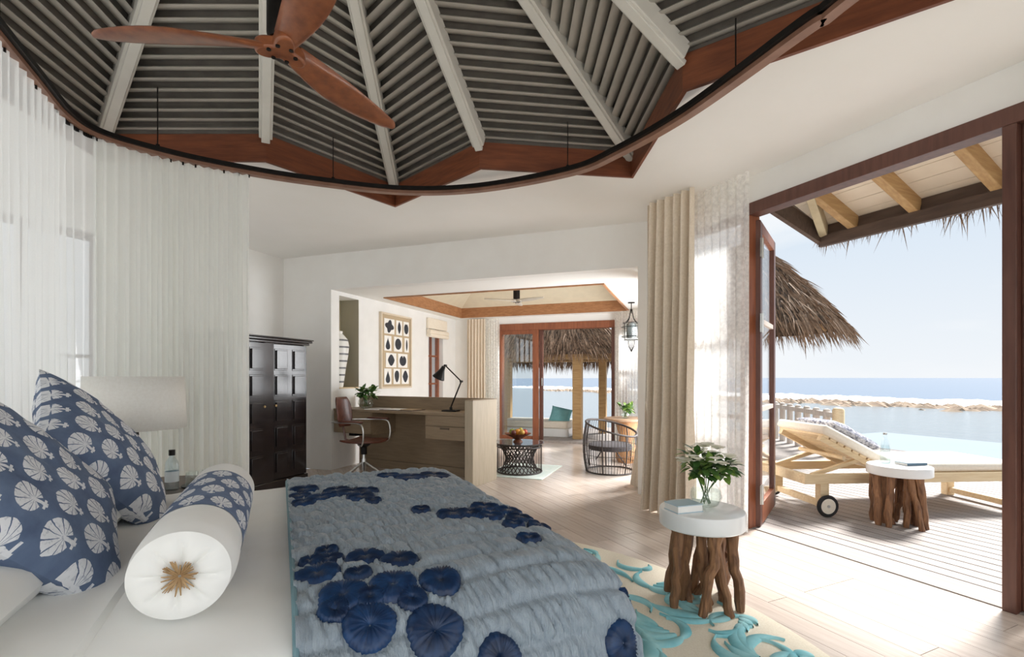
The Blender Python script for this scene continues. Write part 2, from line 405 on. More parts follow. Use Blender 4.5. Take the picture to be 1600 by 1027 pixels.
# left wall with a wide window behind the bed curtains
mb = wallgrid(MB(), -4.75, 0, 0, H+.02, -.9, -.751, [(-4.2, -2.08, .25, 2.42)])
lw = struct(mb.build('wall_left', WHITE, loc=(*J, 0), rz=RB, smooth=False), 'white plaster wall behind the bed curtains and dark wardrobe', 'wall')
def window(name, label, frame_loc, rz, x0, x1, y0, y1, z0, z1, nx, nz, axis, m=MAHOG, fw=.06, bar=.03):
    """glazed frame in a wall: axis 'y' runs along local y between x0..x1 depth"""
    root = bpy.data.objects.new(name, None); COL.objects.link(root); root.location = frame_loc; root.rotation_euler = (0, 0, rz); struct(root, label, 'window')
    def bx(a0, a1, b0, b1, d0=None, d1=None):
        d0 = x0 if d0 is None else d0; d1 = x1 if d1 is None else d1
        return MB().box(d0, d1, a0, a1, b0, b1) if axis == 'y' else MB().box(a0, a1, d0, d1, b0, b1)
    f = MB()
    for q in (bx(y0, y0+fw, z0, z1), bx(y1-fw, y1, z0, z1), bx(y0+fw, y1-fw, z0, z0+fw), bx(y0+fw, y1-fw, z1-fw, z1)): f.add(q.v, q.f)
    f.build('window_frame', m, root, bevel=.004)
    dx = (y1-y0-2*fw)/nx; dz = (z1-z0-2*fw)/nz; dm = (x0+x1)/2
    for i in range(1, nx): bx(y0+fw+dx*i-bar/2, y0+fw+dx*i+bar/2, z0+fw, z1-fw, dm-.02, dm+.02).build('glazing_bar', m, root)
    for j in range(1, nz): bx(y0+fw, y1-fw, z0+fw+dz*j-bar/2, z0+fw+dz*j+bar/2, dm-.018, dm+.018).build('glazing_bar', m, root)
    for i in range(nx):
        for j in range(nz):
            bx(y0+fw+dx*i+bar/2, y0+fw+dx*(i+1)-bar/2, z0+fw+dz*j+bar/2, z0+fw+dz*(j+1)-bar/2, dm-.003, dm+.003).build('pane', GLASS, root)
    return root
window('window_1', 'wide timber window behind the bed curtains', (*J, 0), RB, -.86, -.79, -4.2, -2.08, .25, 2.42, 4, 2, 'y')
window('window_2', 'timber window behind the lace curtain beside the sea doors', (0, 0, 0), RA, 3.28, 3.36, 2.72, 3.55, 0, 2.44, 1, 3, 'y')
for k, (a, b) in enumerate(((.3, 1.145), (-.5, .3), (-1.3, -.5))):
    window('door_%d' % (k+2), ['closed glazed timber door leaf at the right edge of the sea opening', 'second closed glazed door leaf beyond the right edge', 'third closed glazed door leaf beyond the right edge'][k], (0, 0, 0), RA, 3.275, 3.325, a, b, 0.01, 2.40, 1, 5, 'y', fw=.075)
# mahogany door frame
fr = bpy.data.objects.new('trim_1', None); COL.objects.link(fr); fr.rotation_euler = (0, 0, RA); struct(fr, 'dark mahogany frame around the open sea doors', 'door frame')
MB().box(3.225, 3.34, -1.3, 2.72, 2.385, 2.475).build('frame_head', MAHOG, fr, bevel=.004)
MB().box(3.225, 3.34, 1.145, 1.2, 0, 2.385).build('frame_post', MAHOG, fr, bevel=.004)
MB().box(3.225, 3.34, 2.655, 2.72, 0, 2.385).build('frame_post', MAHOG2, fr, bevel=.004)
MB().box(3.254, 3.40, -1.3, 2.72, -.02, .006).build('threshold', TEAKG, fr)
# open door leaf -----------------------------------------------------------------
hp = A(3.30, 2.645)
leafdir = math.atan2(4.35-3.64, 2.33-1.83)
dl = bpy.data.objects.new('door_1', None); COL.objects.link(dl); dl.location = (hp.x, hp.y, .012); dl.rotation_euler = (0, 0, leafdir)
struct(dl, 'open glazed timber door leaf swung out over the deck', 'door')
LW, LH, T = .80, 2.34, .045
for x0, x1, m in ((0, .085, MAHOG), (LW-.085, LW, MAHOG)): MB().box(x0, x1, -T/2, T/2, 0, LH).build('stile', m, dl, bevel=.004)
for z0, z1 in ((0, .16), (LH-.085, LH)): MB().box(.085, LW-.085, -T/2, T/2, z0, z1).build('rail', MAHOG2, dl, bevel=.004)
zs = [.16, .89, 1.58, LH-.085]
for z in zs[1:3]: MB().box(.085, LW-.085, -.016, .016, z-.018, z+.018).build('glazing_bar', mat('pale glazing bar', (222, 208, 196), None, .5), dl)
for j in range(3): MB().box(.085, LW-.085, -.003, .003, zs[j]+.018, zs[j+1]-.018).build('pane', GLASS, dl)
for z in (.25, 1.55, 2.12):
    hg = MB(); hg.box(-.045, .03, -.036, -.026, z-.07, z+.07); hg.tube([(-.008, -.037, z-.075), (-.008, -.037, z+.075)], .009)
    hg.build('hinge', STEEL, dl)
# ceiling of the bedroom with the star opening ------------------------------------
star = []
for k in range(8):
    for off, rr in ((4.3, 2.69), (27.0, 1.975)):
        a = R(off+45*k); star.append(Vector((SCX+rr*math.cos(a), SCY+rr*math.sin(a), 0)))
outer = [A(3.3, -2.2), Vector((1.335, 4.875, 0)), B(-.80, .02), B(-.80, -4.73), A(-3.3, -2.2)]
tri = tessellate_polygon([[Vector((p.x, p.y, 0)) for p in outer], star])
allp = outer+star
mb = MB(); mb.add([(p.x, p.y, H) for p in allp], [tuple(t) for t in tri])
ceil = struct(mb.build('ceiling', CEIL, smooth=False), 'white ceiling with a star shaped opening and slatted roof above', 'ceiling')
ZT = 2.83; ZA = 3.84
apex = Vector((SCX, SCY, ZA))
ctr = Vector((SCX, SCY, 0))
def roof_r(th):
    th = math.degrees(th) % 45
    # radius of the star outline at angle th
    k = (th-4.3) % 45
    a0, r0, a1, r1 = (0, 2.69, 22.7, 1.975) if k < 22.7 else (22.7, 1.975, 45, 2.69)
    P = Vector((r0*math.cos(R(a0)), r0*math.sin(R(a0)))); Q = Vector((r1*math.cos(R(a1)), r1*math.sin(R(a1))))
    d = Vector((math.cos(R(k)), math.sin(R(k)))); n = Vector((-(Q-P).y, (Q-P).x))
    return n.dot(P)/n.dot(d)
def roof_z(x, y):
    r = math.hypot(x-SCX, y-SCY); return ZT+(ZA-ZT)*(1-r/roof_r(math.atan2(y-SCY, x-SCX)))
restslat = MB(); back = MB()
NS = 30
for i in range(16):
    a = star[i].copy(); b = star[(i+1) % 16].copy()
    # cedar lining board
    inw = (ctr-(a+b)/2).normalized(); t = .028
    ed = (b-a).normalized(); nrm = Vector((-ed.y, ed.x, 0)); nrm = nrm if nrm.dot(inw) > 0 else -nrm
    a2 = a+(ctr-a).normalized()*.03; b2 = b+(ctr-b).normalized()*.03
    MB().prism([(a.x, a.y), (b.x, b.y), (b2.x, b2.y), (a2.x, a2.y)], H-.02, ZT+.02).build('trim_board', CEDAR, ceil, bevel=.002)
    aa = Vector((a.x, a.y, ZT)); bb = Vector((b.x, b.y, ZT))
    th = math.degrees(math.atan2((a+b).y/2-SCY, (a+b).x/2-SCX)) % 360
    vis = th < 200 or th > 345
    back.add([aa+Vector((0, 0, .10)), bb+Vector((0, 0, .10)), apex+Vector((0, 0, .10))], [(0, 1, 2)])
    back.add([aa+Vector((0, 0, .10)), bb+Vector((0, 0, .10)), bb-Vector((0, 0, .02)), aa-Vector((0, 0, .02))], [(0, 1, 2, 3)])
    for k in range(NS):
        s = (k+.35)/NS
        p = aa.lerp(apex, s); q = bb.lerp(apex, s)
        if (q-p).length < .09: continue
        d = (q-p).normalized(); hor = Vector((-d.y, d.x, 0)); hor = hor if hor.dot(apex-p) > 0 else -hor
        wv = (hor*.93+Vector((0, 0, -.30))).normalized(); nv = Vector((0, 0, 1)); nv = (nv-wv*nv.dot(wv)).normalized()
        sec = [(-.036, 0), (-.024, -.008), (.024, -.008), (.036, 0), (.024, .008), (-.024, .008)]
        vs = [x+wv*cx+nv*cy+Vector((0, 0, .045)) for x in (p, q) for cx, cy in sec]
        fs = [(j, (j+1) % 6, 6+(j+1) % 6, 6+j) for j in range(6)]+[(5, 4, 3, 2, 1, 0), (6, 7, 8, 9, 10, 11)]
        if vis and k < 19: MB().add(vs, fs).build('slat', SLAT, ceil, angle=60)
        else: restslat.add(vs, fs)
o = restslat.build('slat_field', SLAT, ceil, angle=60); o['kind'] = 'stuff'
back.build('roof_lining', DARKBACK, ceil, smooth=False)
for i in range(16):
    a = star[i]; e = Vector((a.x, a.y, ZT+.015)); inn = (Vector((SCX, SCY, 0))-a).normalized()
    p = e+inn*.035; q = apex.copy(); q = q+(e-q).normalized()*.1
    m = MB(); m.beam(p, q, .085, .10); m.beam(p+Vector((0, 0, -.055)), q+Vector((0, 0, -.055)), .055, .03)
    m.build('rafter', RAFT, ceil, bevel=.004)
MB().lathe([(.16, -.16), (.19, -.14), (.19, .06)], 16, tuple(apex)).build('king_block', RAFT, ceil)

# sitting room shell -----------------------------------------------------------
mb = wallgrid(MB(), .13, 3.6, 0, H2+.02, -.42, -.30, [(2.42, 2.95, .02, 2.06)])
wallgrid(mb, .13, 3.6, 0, H2+.02, -.30, 0, [(.15, .54, 1.02, 2.19), (2.42, 2.95, .02, 2.06)])
sw = struct(mb.build('wall_sitting_left', mat('bright white plaster', (240, 239, 236), None, .8, scale=3), loc=(*J, 0), rz=RB, smooth=False), 'white sitting room wall with a niche and framed silhouettes', 'wall')
m = MB(); m.box(-.305, -.295, .15, .54, 1.02, 2.19)
m.build('niche_back', NICHE, sw); MB().box(-.30, 0.005, .15, .54, 1.005, 1.022).build('niche_shelf', TEAK, sw)
MB().box(-.3, 0, .54, .545, 1.022, 2.19).build('niche_side', NICHE, sw)
window('window_3', 'narrow timber window with a roman blind at the end of the white wall', (*J, 0), RB, -.14, -.08, 2.42, 2.95, .02, 2.06, 2, 4, 'y', MAHOG2, .05)
D0, D1 = .888, 2.997
mb = wallgrid(MB(), -.2, 3.05, 0, H2+.4, 3.45, 3.58, [(D0, D1, -.01, 2.12)], 'x')
struct(mb.build('wall_sitting_back', WHITE, loc=(*J, 0), rz=RB, smooth=False), 'white wall around the sitting room sliding doors', 'wall')
mb = wallgrid(MB(), 0.13, 2.66, 0, H2+.4, 3.79, 3.92, [(.25, 2.45, .05, 2.12)])
struct(mb.build('wall_sitting_right', WHITE, loc=(*J, 0), rz=RB, smooth=False), 'white sitting room side wall hidden behind the opening edge', 'wall')
window('window_5', 'side window of the sitting room behind the opening edge', (*J, 0), RB, 3.82, 3.88, .25, 2.45, .05, 2.12, 3, 2, 'y', MAHOG2, .05)
a, b = B(3.0, 3.45), B(3.79, 2.655)
ua = -s25*a.x+c25*a.y; ub = -s25*b.x+c25*b.y; vv = c25*a.x+s25*a.y
mb = wallgrid(MB(), ub-.05, ua+.02, 0, H2+.4, vv, vv+.12, [(ub+.1, ua-.14, .05, 2.1)])
struct(mb.build('wall_sitting_corner', WHITE, rz=RA, smooth=False), 'white chamfered corner wall of the sitting room', 'wall')
window('window_4', 'corner window behind the sheer curtain of the sitting room', (0, 0, 0), RA, vv+.03, vv+.09, ub+.1, ua-.14, .05, 2.1, 1, 3, 'y', MAHOG2, .05)
# sliding doors
sd = bpy.data.objects.new('door_5', None); COL.objects.link(sd); sd.location = (*J, 0); sd.rotation_euler = (0, 0, RB); struct(sd, 'timber sliding glass doors of the sitting room, right half open', 'door')
MB().box(D0, D1, 3.43, 3.58, 2.0, 2.12).build('frame_head', MAHOG2, sd, bevel=.004)
MB().box(D0, D0+.05, 3.43, 3.58, 0, 2.0).build('frame_post', MAHOG2, sd)
MB().box(D1-.07, D1, 3.43, 3.58, 0, 2.0).build('frame_post', MAHOG, sd)
MB().box(1.53, 1.635, 3.44, 3.49, .01, 2.0).build('stile', MAHOG2, sd, bevel=.004)
MB().box(1.635, 1.70, 3.50, 3.56, .01, 2.0).build('stile', MAHOG, sd, bevel=.004)
MB().box(D0+.05, 1.53, 3.455, 3.475, 1.93, 2.0).build('rail', MAHOG2, sd); MB().box(D0+.05, 1.53, 3.455, 3.475, .01, .1).build('rail', MAHOG2, sd)
MB().box(D0+.05, 1.53, 3.462, 3.468, .1, 1.93).build('pane', archglass('tinted pane', (.86, .9, .92)), sd)
MB().box(1.68, 1.70, 3.49, 3.50, 1.0, 1.14).build('door_pull', STEEL, sd)
MB().box(D0, D1, 3.42, 3.60, -.02, .035).build('threshold', TEAKG, sd)
# sitting room ceiling with timber tray
poly = [B(-.3, 0.125), B(3.85, 0.125), B(3.85, 2.66), B(3.0, 3.5), B(-.3, 3.5)]
T0, T1, Q0, Q1 = .29, 3.22, .76, 3.12
hole = [B(T0, Q0), B(T1, Q0), B(T1, Q1), B(T0, Q1)]
tri = tessellate_polygon([[Vector((p.x, p.y, 0)) for p in poly], [Vector((p.x, p.y, 0)) for p in hole]])
mb = MB(); mb.add([(p.x, p.y, H2) for p in poly+hole], [tuple(t) for t in tri])
c2 = struct(mb.build('ceiling_sitting', CEIL, smooth=False), 'white sitting room ceiling with a timber lined tray', 'ceiling')
for (x0, x1, y0, y1) in ((T0-.03, T0, Q0-.03, Q1+.03), (T1, T1+.03, Q0-.03, Q1+.03), (T0, T1, Q0-.03, Q0), (T0, T1, Q1, Q1+.03)):
    o = MB().box(x0, x1, y0, y1, H2-.015, H2+.16).build('tray_board', mat('tray timber', (178, 128, 88), (150, 102, 66), .5, scale=4, stretch=(3, 3, 12)), c2, loc=(*J, 0), rz=RB)
m = MB(); zr = H2+.75
cpt = [B(T0-.02, Q0-.02), B(T1+.02, Q0-.02), B(T1+.02, Q1+.02), B(T0-.02, Q1+.02)]; rp = [B(1.4, 1.94), B(2.1, 1.94)]
vs = [(p.x, p.y, H2+.15) for p in cpt]+[(p.x, p.y, zr) for p in rp]
m.add(vs, [(0, 1, 5, 4), (1, 2, 5), (2, 3, 4, 5), (3, 0, 4)]); m.build('tray_vault', mat('vault plaster', (226, 216, 192), None, .8), c2, smooth=False)

# =================================================================== OUTDOORS
# sea -----------------------------------------------------------------------
k = NT('lagoon water'); b = k.b; b.inputs['Roughness'].default_value = .18; b.inputs['IOR'].default_value = 1.33
co = k.coord('Object', (1, 1, 1)); sp = k.n('ShaderNodeSeparateXYZ'); k.l(co, sp.inputs[0])
far = k.ramp(k.math('ADD', sp.outputs[0], k.math('MULTIPLY', k.noise(co, .05, 3), 10)), 48, 66)
k.l(k.mix(far, lin((116, 126, 131)), lin((88, 112, 138))), b.inputs['Base Color'])
wv = k.noise(k.coord('Object', (.9, .35, 1)), 1.6, 6, .6, .4)
k.bump(wv, .35, .12)
sea = MB().add([(-60, -600, 0), (2500, -2500, 0), (2500, 2500, 0), (-60, 600, 0)], [(0, 1, 2, 3)]).build('sea', k.m, loc=(0, 0, -1.05), rz=RA)
sea['kind'] = 'stuff'; sea['label'] = 'pale blue lagoon sea reaching to the horizon'; sea['category'] = 'sea'
reef = MB(); rr_ = random.Random(3)
for i in range(2600):
    u = rr_.uniform(-70, 75); v = 43.5+rr_.gauss(0, 2.0)+2*math.sin(u*.13); s = rr_.uniform(.12, .42)*(1.6 if rr_.random() < .04 else 1)
    vs = [(v+s*1.3*math.cos(t)*rr_.uniform(.7, 1.2), u+s*2.4*math.sin(t)*rr_.uniform(.7, 1.2), -1.12) for t in (0, 1.05, 2.1, 3.14, 4.2, 5.25)]+[(v+rr_.uniform(-.1, .1), u+rr_.uniform(-.2, .2), -1.05+s*.62)]
    reef.add(vs, [(j, (j+1) % 6, 6) for j in range(6)])
o = reef.build('reef', mat('reef rock', (190, 168, 144), (136, 112, 92), .9, scale=.8, detail=8), rz=RA, smooth=False)
tag(o, 'low brown coral reef breaking the surface of the lagoon', 'reef', kind='stuff')
foam = MB()
for i in range(900):
    u = rr_.uniform(-90, 100); v = 50.5+rr_.gauss(0, 1.5); s = rr_.uniform(.5, 1.2)
    vs = [(v+s*1.2*math.cos(t), u+s*4*math.sin(t), -1.1) for t in (0, 1.05, 2.1, 3.14, 4.2, 5.25)]+[(v, u, -1.05+s*.35)]
    foam.add(vs, [(j, (j+1) % 6, 6) for j in range(6)])
tag(foam.build('surf', mat('sea foam', (250, 252, 252), None, .9), rz=RA), 'white line of surf behind the reef', 'surf', kind='stuff')
# deck ----------------------------------------------------------------------
deck = struct(MB().box(3.42, 8.95, -4, 10, -.30, -.06).build('deck', mat('dark deck bearers', (96, 84, 76), None, .9), rz=RA, smooth=False), 'bleached timber deck outside the sea doors', 'deck')  # bearers under the planks, one even dark brown
# trim the understructure so it stays clear of the sitting room
deck.data.clear_geometry()
m = MB()
def umax(v): return 9.5 if v > vv+.16 else 3.84+1.006*(v-3.254)-.10
v = 3.42
DWd, DG = .108, .013
while v < 8.85:
    um = min(umax(v), umax(v+DWd))
    m.box(v-.006, v+DWd+.007, -4, um-.03, -.2, -.075)
    MB().box(0, DWd, -4, um, -.045, -.012).build('plank', TEAKG, deck, loc=A(v, 0)-Vector((0, 0, 0)), smooth=False)
    v += DWd+DG
deck.data = m.mesh('deck', mat('dark deck bearers', (96, 84, 76), None, .9), False)
# children carry their own world placement: undo the parent's rotation for them
for ch in deck.children:
    ch.rotation_euler = (0, 0, 0); p = ch.location.copy(); c_, s_ = math.cos(-RA), math.sin(-RA)
    ch.location = (c_*p.x-s_*p.y, s_*p.x+c_*p.y, p.z)
struct(MB().box(v, v+.10, -4, 9.5, -.25, -.01).build('trim_2', mat('dark pool coping', (92, 84, 80), None, .6), rz=RA), 'dark coping along the edge of the pool', 'coping')
k = NT('pool water'); k.b.inputs['Roughness'].default_value = .06
k.l(k.mix(k.noise(k.coord(), .6, 2), lin((158, 174, 181)), lin((146, 164, 172))), k.b.inputs['Base Color']); k.bump(k.noise(k.coord(), 3, 3), .05, .02)
o = MB().box(v+.10, v+3.2, -4, 6.5, -.5, -.06).build('infinity_pool', k.m, rz=RA); tag(o, 'still pale infinity pool beyond the timber deck', 'pool')
bounce = MB(); bounce.box(-9, 3.40, -8, -2.25, -.3, -.03); bounce.box(-9, -3.35, -2.25, 9, -.3, -.03)  # unseen pale ground added to throw sunlight up into the rooms
struct(bounce.build('reflector', mat('pale terrace stone', (232, 226, 214), (224, 216, 203), .8, scale=3), rz=RA, smooth=False), 'pale stone terrace added out of view to bounce sunlight indoors', 'reflector')
plat = struct(MB().box(-.9, 3.3, 3.6, 6.4, -.3, -.02).build('deck_platform', TEAKG, loc=(*J, 0), rz=RB, smooth=False), 'pale platform outside the sitting room doors', 'deck')
# eave --------------------------------------------------------------------------
roof = bpy.data.objects.new('roof', None); COL.objects.link(roof); roof.rotation_euler = (0, 0, RA); struct(roof, 'thatched eave with painted boards and pine rafters over the deck', 'roof')
U1 = 2.73
def soz(v): return 2.74-(v-3.4)*(2.74-2.44)/(4.2-3.4)
nb = 7
for i in range(nb):
    v0 = 3.38+i*.125; v1 = v0+.121
    m = MB(); m.add([(v0, -1.5, soz(v0)), (v1, -1.5, soz(v1)), (v1, U1, soz(v1)), (v0, U1, soz(v0)), (v0, -1.5, soz(v0)+.02), (v1, -1.5, soz(v1)+.02), (v1, U1, soz(v1)+.02), (v0, U1, soz(v0)+.02)],
                    [(0, 3, 2, 1), (4, 5, 6, 7), (0, 1, 5, 4), (2, 3, 7, 6), (1, 2, 6, 5), (0, 4, 7, 3)])
    m.build('soffit_board', SOFF, roof, smooth=False)
for u in (2.46, 2.03, 1.57, 1.06, .5, 0, -.5, -1):
    MB().beam((3.40, u, soz(3.40)-.055), (4.19, u, soz(4.19)-.05), .062, .11).build('rafter', PINE, roof, bevel=.004)
MB().beam((3.42, 2.02+.35, soz(3.4)-.07), (4.2, U1-.02, 2.38), .06, .11).build('hip_rafter', mat('pale grey pine', (204, 192, 160), (180, 166, 134), .65, scale=5), roof, bevel=.004)
MB().box(4.19, 4.235, -1.5, U1+.02, 2.29, 2.44).build('fascia', FASC, roof)
MB().box(4.15, 4.19, -1.5, U1, 2.26, 2.35).build('wall_plate', FASC, roof)
MB().beam((3.40, U1, 2.60), (4.21, U1, 2.35), .04, .14).build('fascia', FASC, roof)
MB().add([(3.38, -1.5, 2.79), (4.3, -1.5, 2.47), (4.3, U1+.08, 2.47), (3.38, U1+.08, 2.79), (3.38, -1.5, 3.05), (4.36, -1.5, 2.66), (4.36, U1+.12, 2.66), (3.38, U1+.12, 3.05)],
         [(0, 3, 2, 1), (4, 5, 6, 7), (0, 1, 5, 4), (2, 3, 7, 6), (1, 2, 6, 5), (0, 4, 7, 3)]).build('thatch_bed', THATCHD, roof)
def strand(mb, p, d, L, w, bend=.15):
    p = Vector(p); d = Vector(d).normalized(); x = d.cross(Vector((rnd.uniform(-1, 1), rnd.uniform(-1, 1), rnd.uniform(-.3, .3)))); x.normalize()
    q = p+d*L*.55+Vector((0, 0, -bend*.3*L)); e = p+d*L+Vector((0, 0, -bend*L))
    mb.add([p-x*w, p+x*w, q+x*w*.8, q-x*w*.8, e], [(0, 1, 2, 3), (3, 2, 4)])
m = MB()
for i in range(1500):
    u = rnd.uniform(-1.5, U1+.1); cl_ = max(0, noise.noise(Vector((u*2.6, 3, 0))))
    L = rnd.uniform(.06, .16)+cl_*rnd.uniform(0, .42)
    if rnd.random() < .03: L += .12
    strand(m, (4.27+rnd.uniform(-.02, .08), u, 2.46+rnd.uniform(-.03, .05)), (rnd.gauss(.25, .2), rnd.gauss(.15, .35), -1), L+.06, rnd.uniform(.003, .007), .1)
o = m.build('thatch_fringe', THATCH, roof, smooth=False); o['kind'] = 'stuff'
# thatched parasol on the deck ----------------------------------------------------
def thatch_cone(name, label, cx, cy, zt, ze, rad, zbase, n, cat='parasol'):
    t = thing(name, label, cat, (cx, cy, zbase))
    zt -= zbase; ze -= zbase
    MB().tube([(0, 0, 0), (0, 0, zt-.1)], .065, 12).build('post', PINE, t)
    pr = lambda s: (rad*s**.9, zt-(zt-ze)*(s**1.15))
    MB().lathe([(.03, zt)]+[pr(s/10) for s in range(1, 11)], 32, capb=False, capt=False).build('thatch_bed', THATCHD, t)
    m = MB()
    for i in range(n):
        s = math.sqrt(rnd.uniform(.01, 1.0)); th = rnd.uniform(0, 2*PI); r0, z0 = pr(s); r1, z1 = pr(min(1.15, s+.1))
        d = Vector(((r1-r0)*math.cos(th), (r1-r0)*math.sin(th), (z1-z0)))
        d = d.normalized()+Vector((rnd.gauss(0, .18), rnd.gauss(0, .18), rnd.gauss(0, .1)))
        strand(m, (r0*math.cos(th), r0*math.sin(th), z0+rnd.uniform(.01, .05)), d, rnd.uniform(.2, .42), rnd.uniform(.006, .013), .25 if s > .85 else .08)
    o = m.build('thatch', THATCH, t, smooth=False); o['kind'] = 'stuff'
    for j in range(8):
        th = 2*PI*j/8; r0, z0 = pr(.95)
        MB().tube([(.05*math.cos(th), .05*math.sin(th), zt-.25), (r0*math.cos(th), r0*math.sin(th), z0-.06)], .022, 6).build('rib', PINE, t)
    return t
thatch_cone('thatched_parasol', 'round thatched palm parasol beyond the open door leaf', 3.86, 8.25, 3.40, 1.90, 1.42, -.012, 5200)
# railing -------------------------------------------------------------------------
BLEACH = mat('bleached railing timber', (214, 205, 196), (194, 184, 174), .75, scale=5, stretch=(6, 6, 1), bump=.1)
rl = thing('deck_railing', 'low bleached timber railing with round topped posts behind the lounger', 'railing', (4.60, 7.0, -.012))
dvr = Vector((.28, 1.6, 0)).normalized()
MB().beam((0, 0, .62), dvr*2.6+Vector((0, 0, .62)), .07, .075).build('top_rail', BLEACH, rl, bevel=.008)
for k_ in range(8):
    p = dvr*(.36*k_); r_ = .075 if k_ == 0 else .05
    MB().lathe([(r_, 0), (r_, .70 if k_ == 0 else .665), (r_*.8, .725 if k_ == 0 else .69), (r_*.3, .74 if k_ == 0 else .70)], 12, tuple(p)).build('post', TEAK if k_ == 0 else BLEACH, rl)
# lounger -------------------------------------------------------------------------
lo = thing('sun_lounger', 'pale teak sun lounger with raised back and cream mattress on the deck', 'sun lounger', (2.44, 4.14, -.012), R(4))
LL, LWi = 1.98, .70
for y in (0, LWi-.045): MB().box(0, LL, y, y+.045, .27, .35).build('side_rail', TEAK, lo, bevel=.004)
for x in (0, LL-.05): MB().box(x, x+.05, .045, LWi-.045, .27, .35).build('end_rail', TEAK, lo, bevel=.004)
for y in (0, LWi-.07):
    MB().box(LL-.075, LL, y, y+.07, 0, .27).build('leg', TEAK, lo, bevel=.004)
    MB().box(.14, .215, y, y+.07, .07, .27).build('leg', TEAK, lo, bevel=.004)
MB().box(LL-.06, LL-.015, .07, LWi-.07, .03, .08).build('stretcher', TEAK, lo, bevel=.004)
MB().box(.155, .20, .07, LWi-.07, .07, .12).build('axle', TEAK, lo)
for y, s in ((-.03, -1), (LWi+.03, 1)):
    w = thing('w', '', ''); bpy.data.objects.remove(w)
    tyre = MB(); tyre.tube([(.178+.075*math.cos(t*PI/16), y, .093+.075*math.sin(t*PI/16)) for t in range(32)], .017, 8, True)
    wt_ = tyre.build('wheel', RUBBER, lo)
    hub = MB(); hub.tube([(.178, y-.012, .093), (.178, y+.012, .093)], .068, 24); hub.build('wheel_disc', CUSH, wt_)
    nut = MB(); nut.tube([(.178, y-.018, .093), (.178, y+.018, .093)], .012, 10); nut.build('wheel_hub', STEEL, wt_)
hx, hz = .80, .365; tx, tz = .20, .675
bd = Vector((tx-hx, 0, tz-hz)); BL = bd.length; bd.normalize(); bn = Vector((-bd.z, 0, bd.x)); bn = bn if bn.z > 0 else -bn
BM = Matrix(((bd.x, 0, bn.x, hx), (0, 1, 0, 0), (bd.z, 0, bn.z, hz), (0, 0, 0, 1)))
for y in (.06, LWi-.105): MB().box(0, BL, y, y+.045, -.055, -.01, BM).build('back_rail', TEAK, lo)
for i in range(9): MB().box(.02+i*BL/9, .02+i*BL/9+BL/9*.78, .05, LWi-.05, -.012, .006, BM).build('back_slat', TEAK, lo)
for i in range(10): MB().box(hx+.05+i*.113, hx+.05+i*.113+.085, .045, LWi-.045, .335, .352).build('seat_slat', TEAK, lo)
for y in (.085, LWi-.085): MB().beam((.12, y, .33), tuple(Vector((hx, y, hz))+bd*(BL*.42)-bn*.05), .03, .035, (0, 1, 0)).build('back_prop', TEAK, lo)
MB().tube([(.39, .06, .475), (.39, LWi-.06, .475)], .018, 8).build('cross_bar', TEAK, lo)
ms = MB().box(hx-.02, LL+.0, .02, LWi-.02, .352, .43).build('mattress', CUSH, lo, bevel=.025)
MB().box(-.0, BL+.04, .02, LWi-.02, .006, .085, BM).build('back_cushion', CUSH, lo, bevel=.025)
MB().box(hx, LL+.003, .016, LWi-.016, .388, .394).build('piping', CUSH, ms)
o = pillow_mesh(.52, .50, .13, 24, 6, .05).build('lounge_cushion', NAVYP)
lc = Vector((hx, LWi/2, hz))+bd*(BL*.52)+bn*.145
Mx = Matrix.Rotation(R(4), 4, 'Z') @ Matrix(((bd.x, 0, bn.x, 0), (0, 1, 0, 0), (bd.z, 0, bn.z, 0), (0, 0, 0, 1)))
o.rotation_euler = Mx.to_euler(); o.location = Vector(lo.location)+Matrix.Rotation(R(4), 3, 'Z') @ lc
tag(o, 'navy and white patterned cushion on the raised lounger back', 'cushion')
# =================================================================== driftwood tables
def drift_leg(mb_n, base, top, r, seed):
    q = random.Random(seed); pts = []; rs = []
    n = 9
    for i in range(n):
        t = i/(n-1); p = Vector(base).lerp(Vector(top), t)
        w = math.sin(PI*t)
        pts.append(p+Vector((q.uniform(-1, 1)*.008*w, q.uniform(-1, 1)*.008*w, 0))); rs.append(r*(.8+.35*t*(1-.2*t))*q.uniform(.85, 1.18))
    m = MB(); m.tube(pts, rs, 9)
    for i_ in range(len(m.v)):
        x = Vector(m.v[i_]); k_ = 1+.22*noise.noise(x*23+Vector((seed, 0, 0)))
        j = min(i_//9, n-1); c_ = pts[j]; m.v[i_] = tuple(c_+(x-c_)*k_)
    return m
def drift_table(name, label, loc, rad, h, th, n, seed, spread=.9):
    t = thing(name, label, 'side table', loc, 0, 'white topped driftwood side tables')
    prof = [(rad*.97, h-th), (rad, h-th+.006), (rad, h-.012), (rad*.985, h-.003), (rad*.96, h)]
    MB().lathe(prof, 48).build('table_top', WTOP, t)
    q = random.Random(seed)
    for k_ in range(n):
        a = 2*PI*k_/n+q.uniform(-.2, .2); r0 = rad*spread*(q.uniform(.86, 1.0) if k_ % 3 else q.uniform(.5, .65)); a2 = a+q.uniform(-.5, .5); r1 = rad*(q.uniform(.62, .80) if k_ % 3 else .45)
        m = drift_leg(None, (r0*math.cos(a), r0*math.sin(a), 0), (r1*math.cos(a2), r1*math.sin(a2), h-th+.004), q.uniform(.023, .031), seed*31+k_)
        if k_ % 4 == 1:
            s = drift_leg(None, (r0*.4*math.cos(a+1), r0*.4*math.sin(a+1), 0.0), (r1*math.cos(a2), r1*math.sin(a2), h*.5), .02, seed*7+k_); m.add(s.v, s.f)
        m.build('leg', DRIFT, t)
    return t
RUGZ = .022
drift_table('driftwood_side_table', 'white topped driftwood side table standing on the turquoise rug', (.955, 2.50, RUGZ), .205, .47, .085, 12, 5)
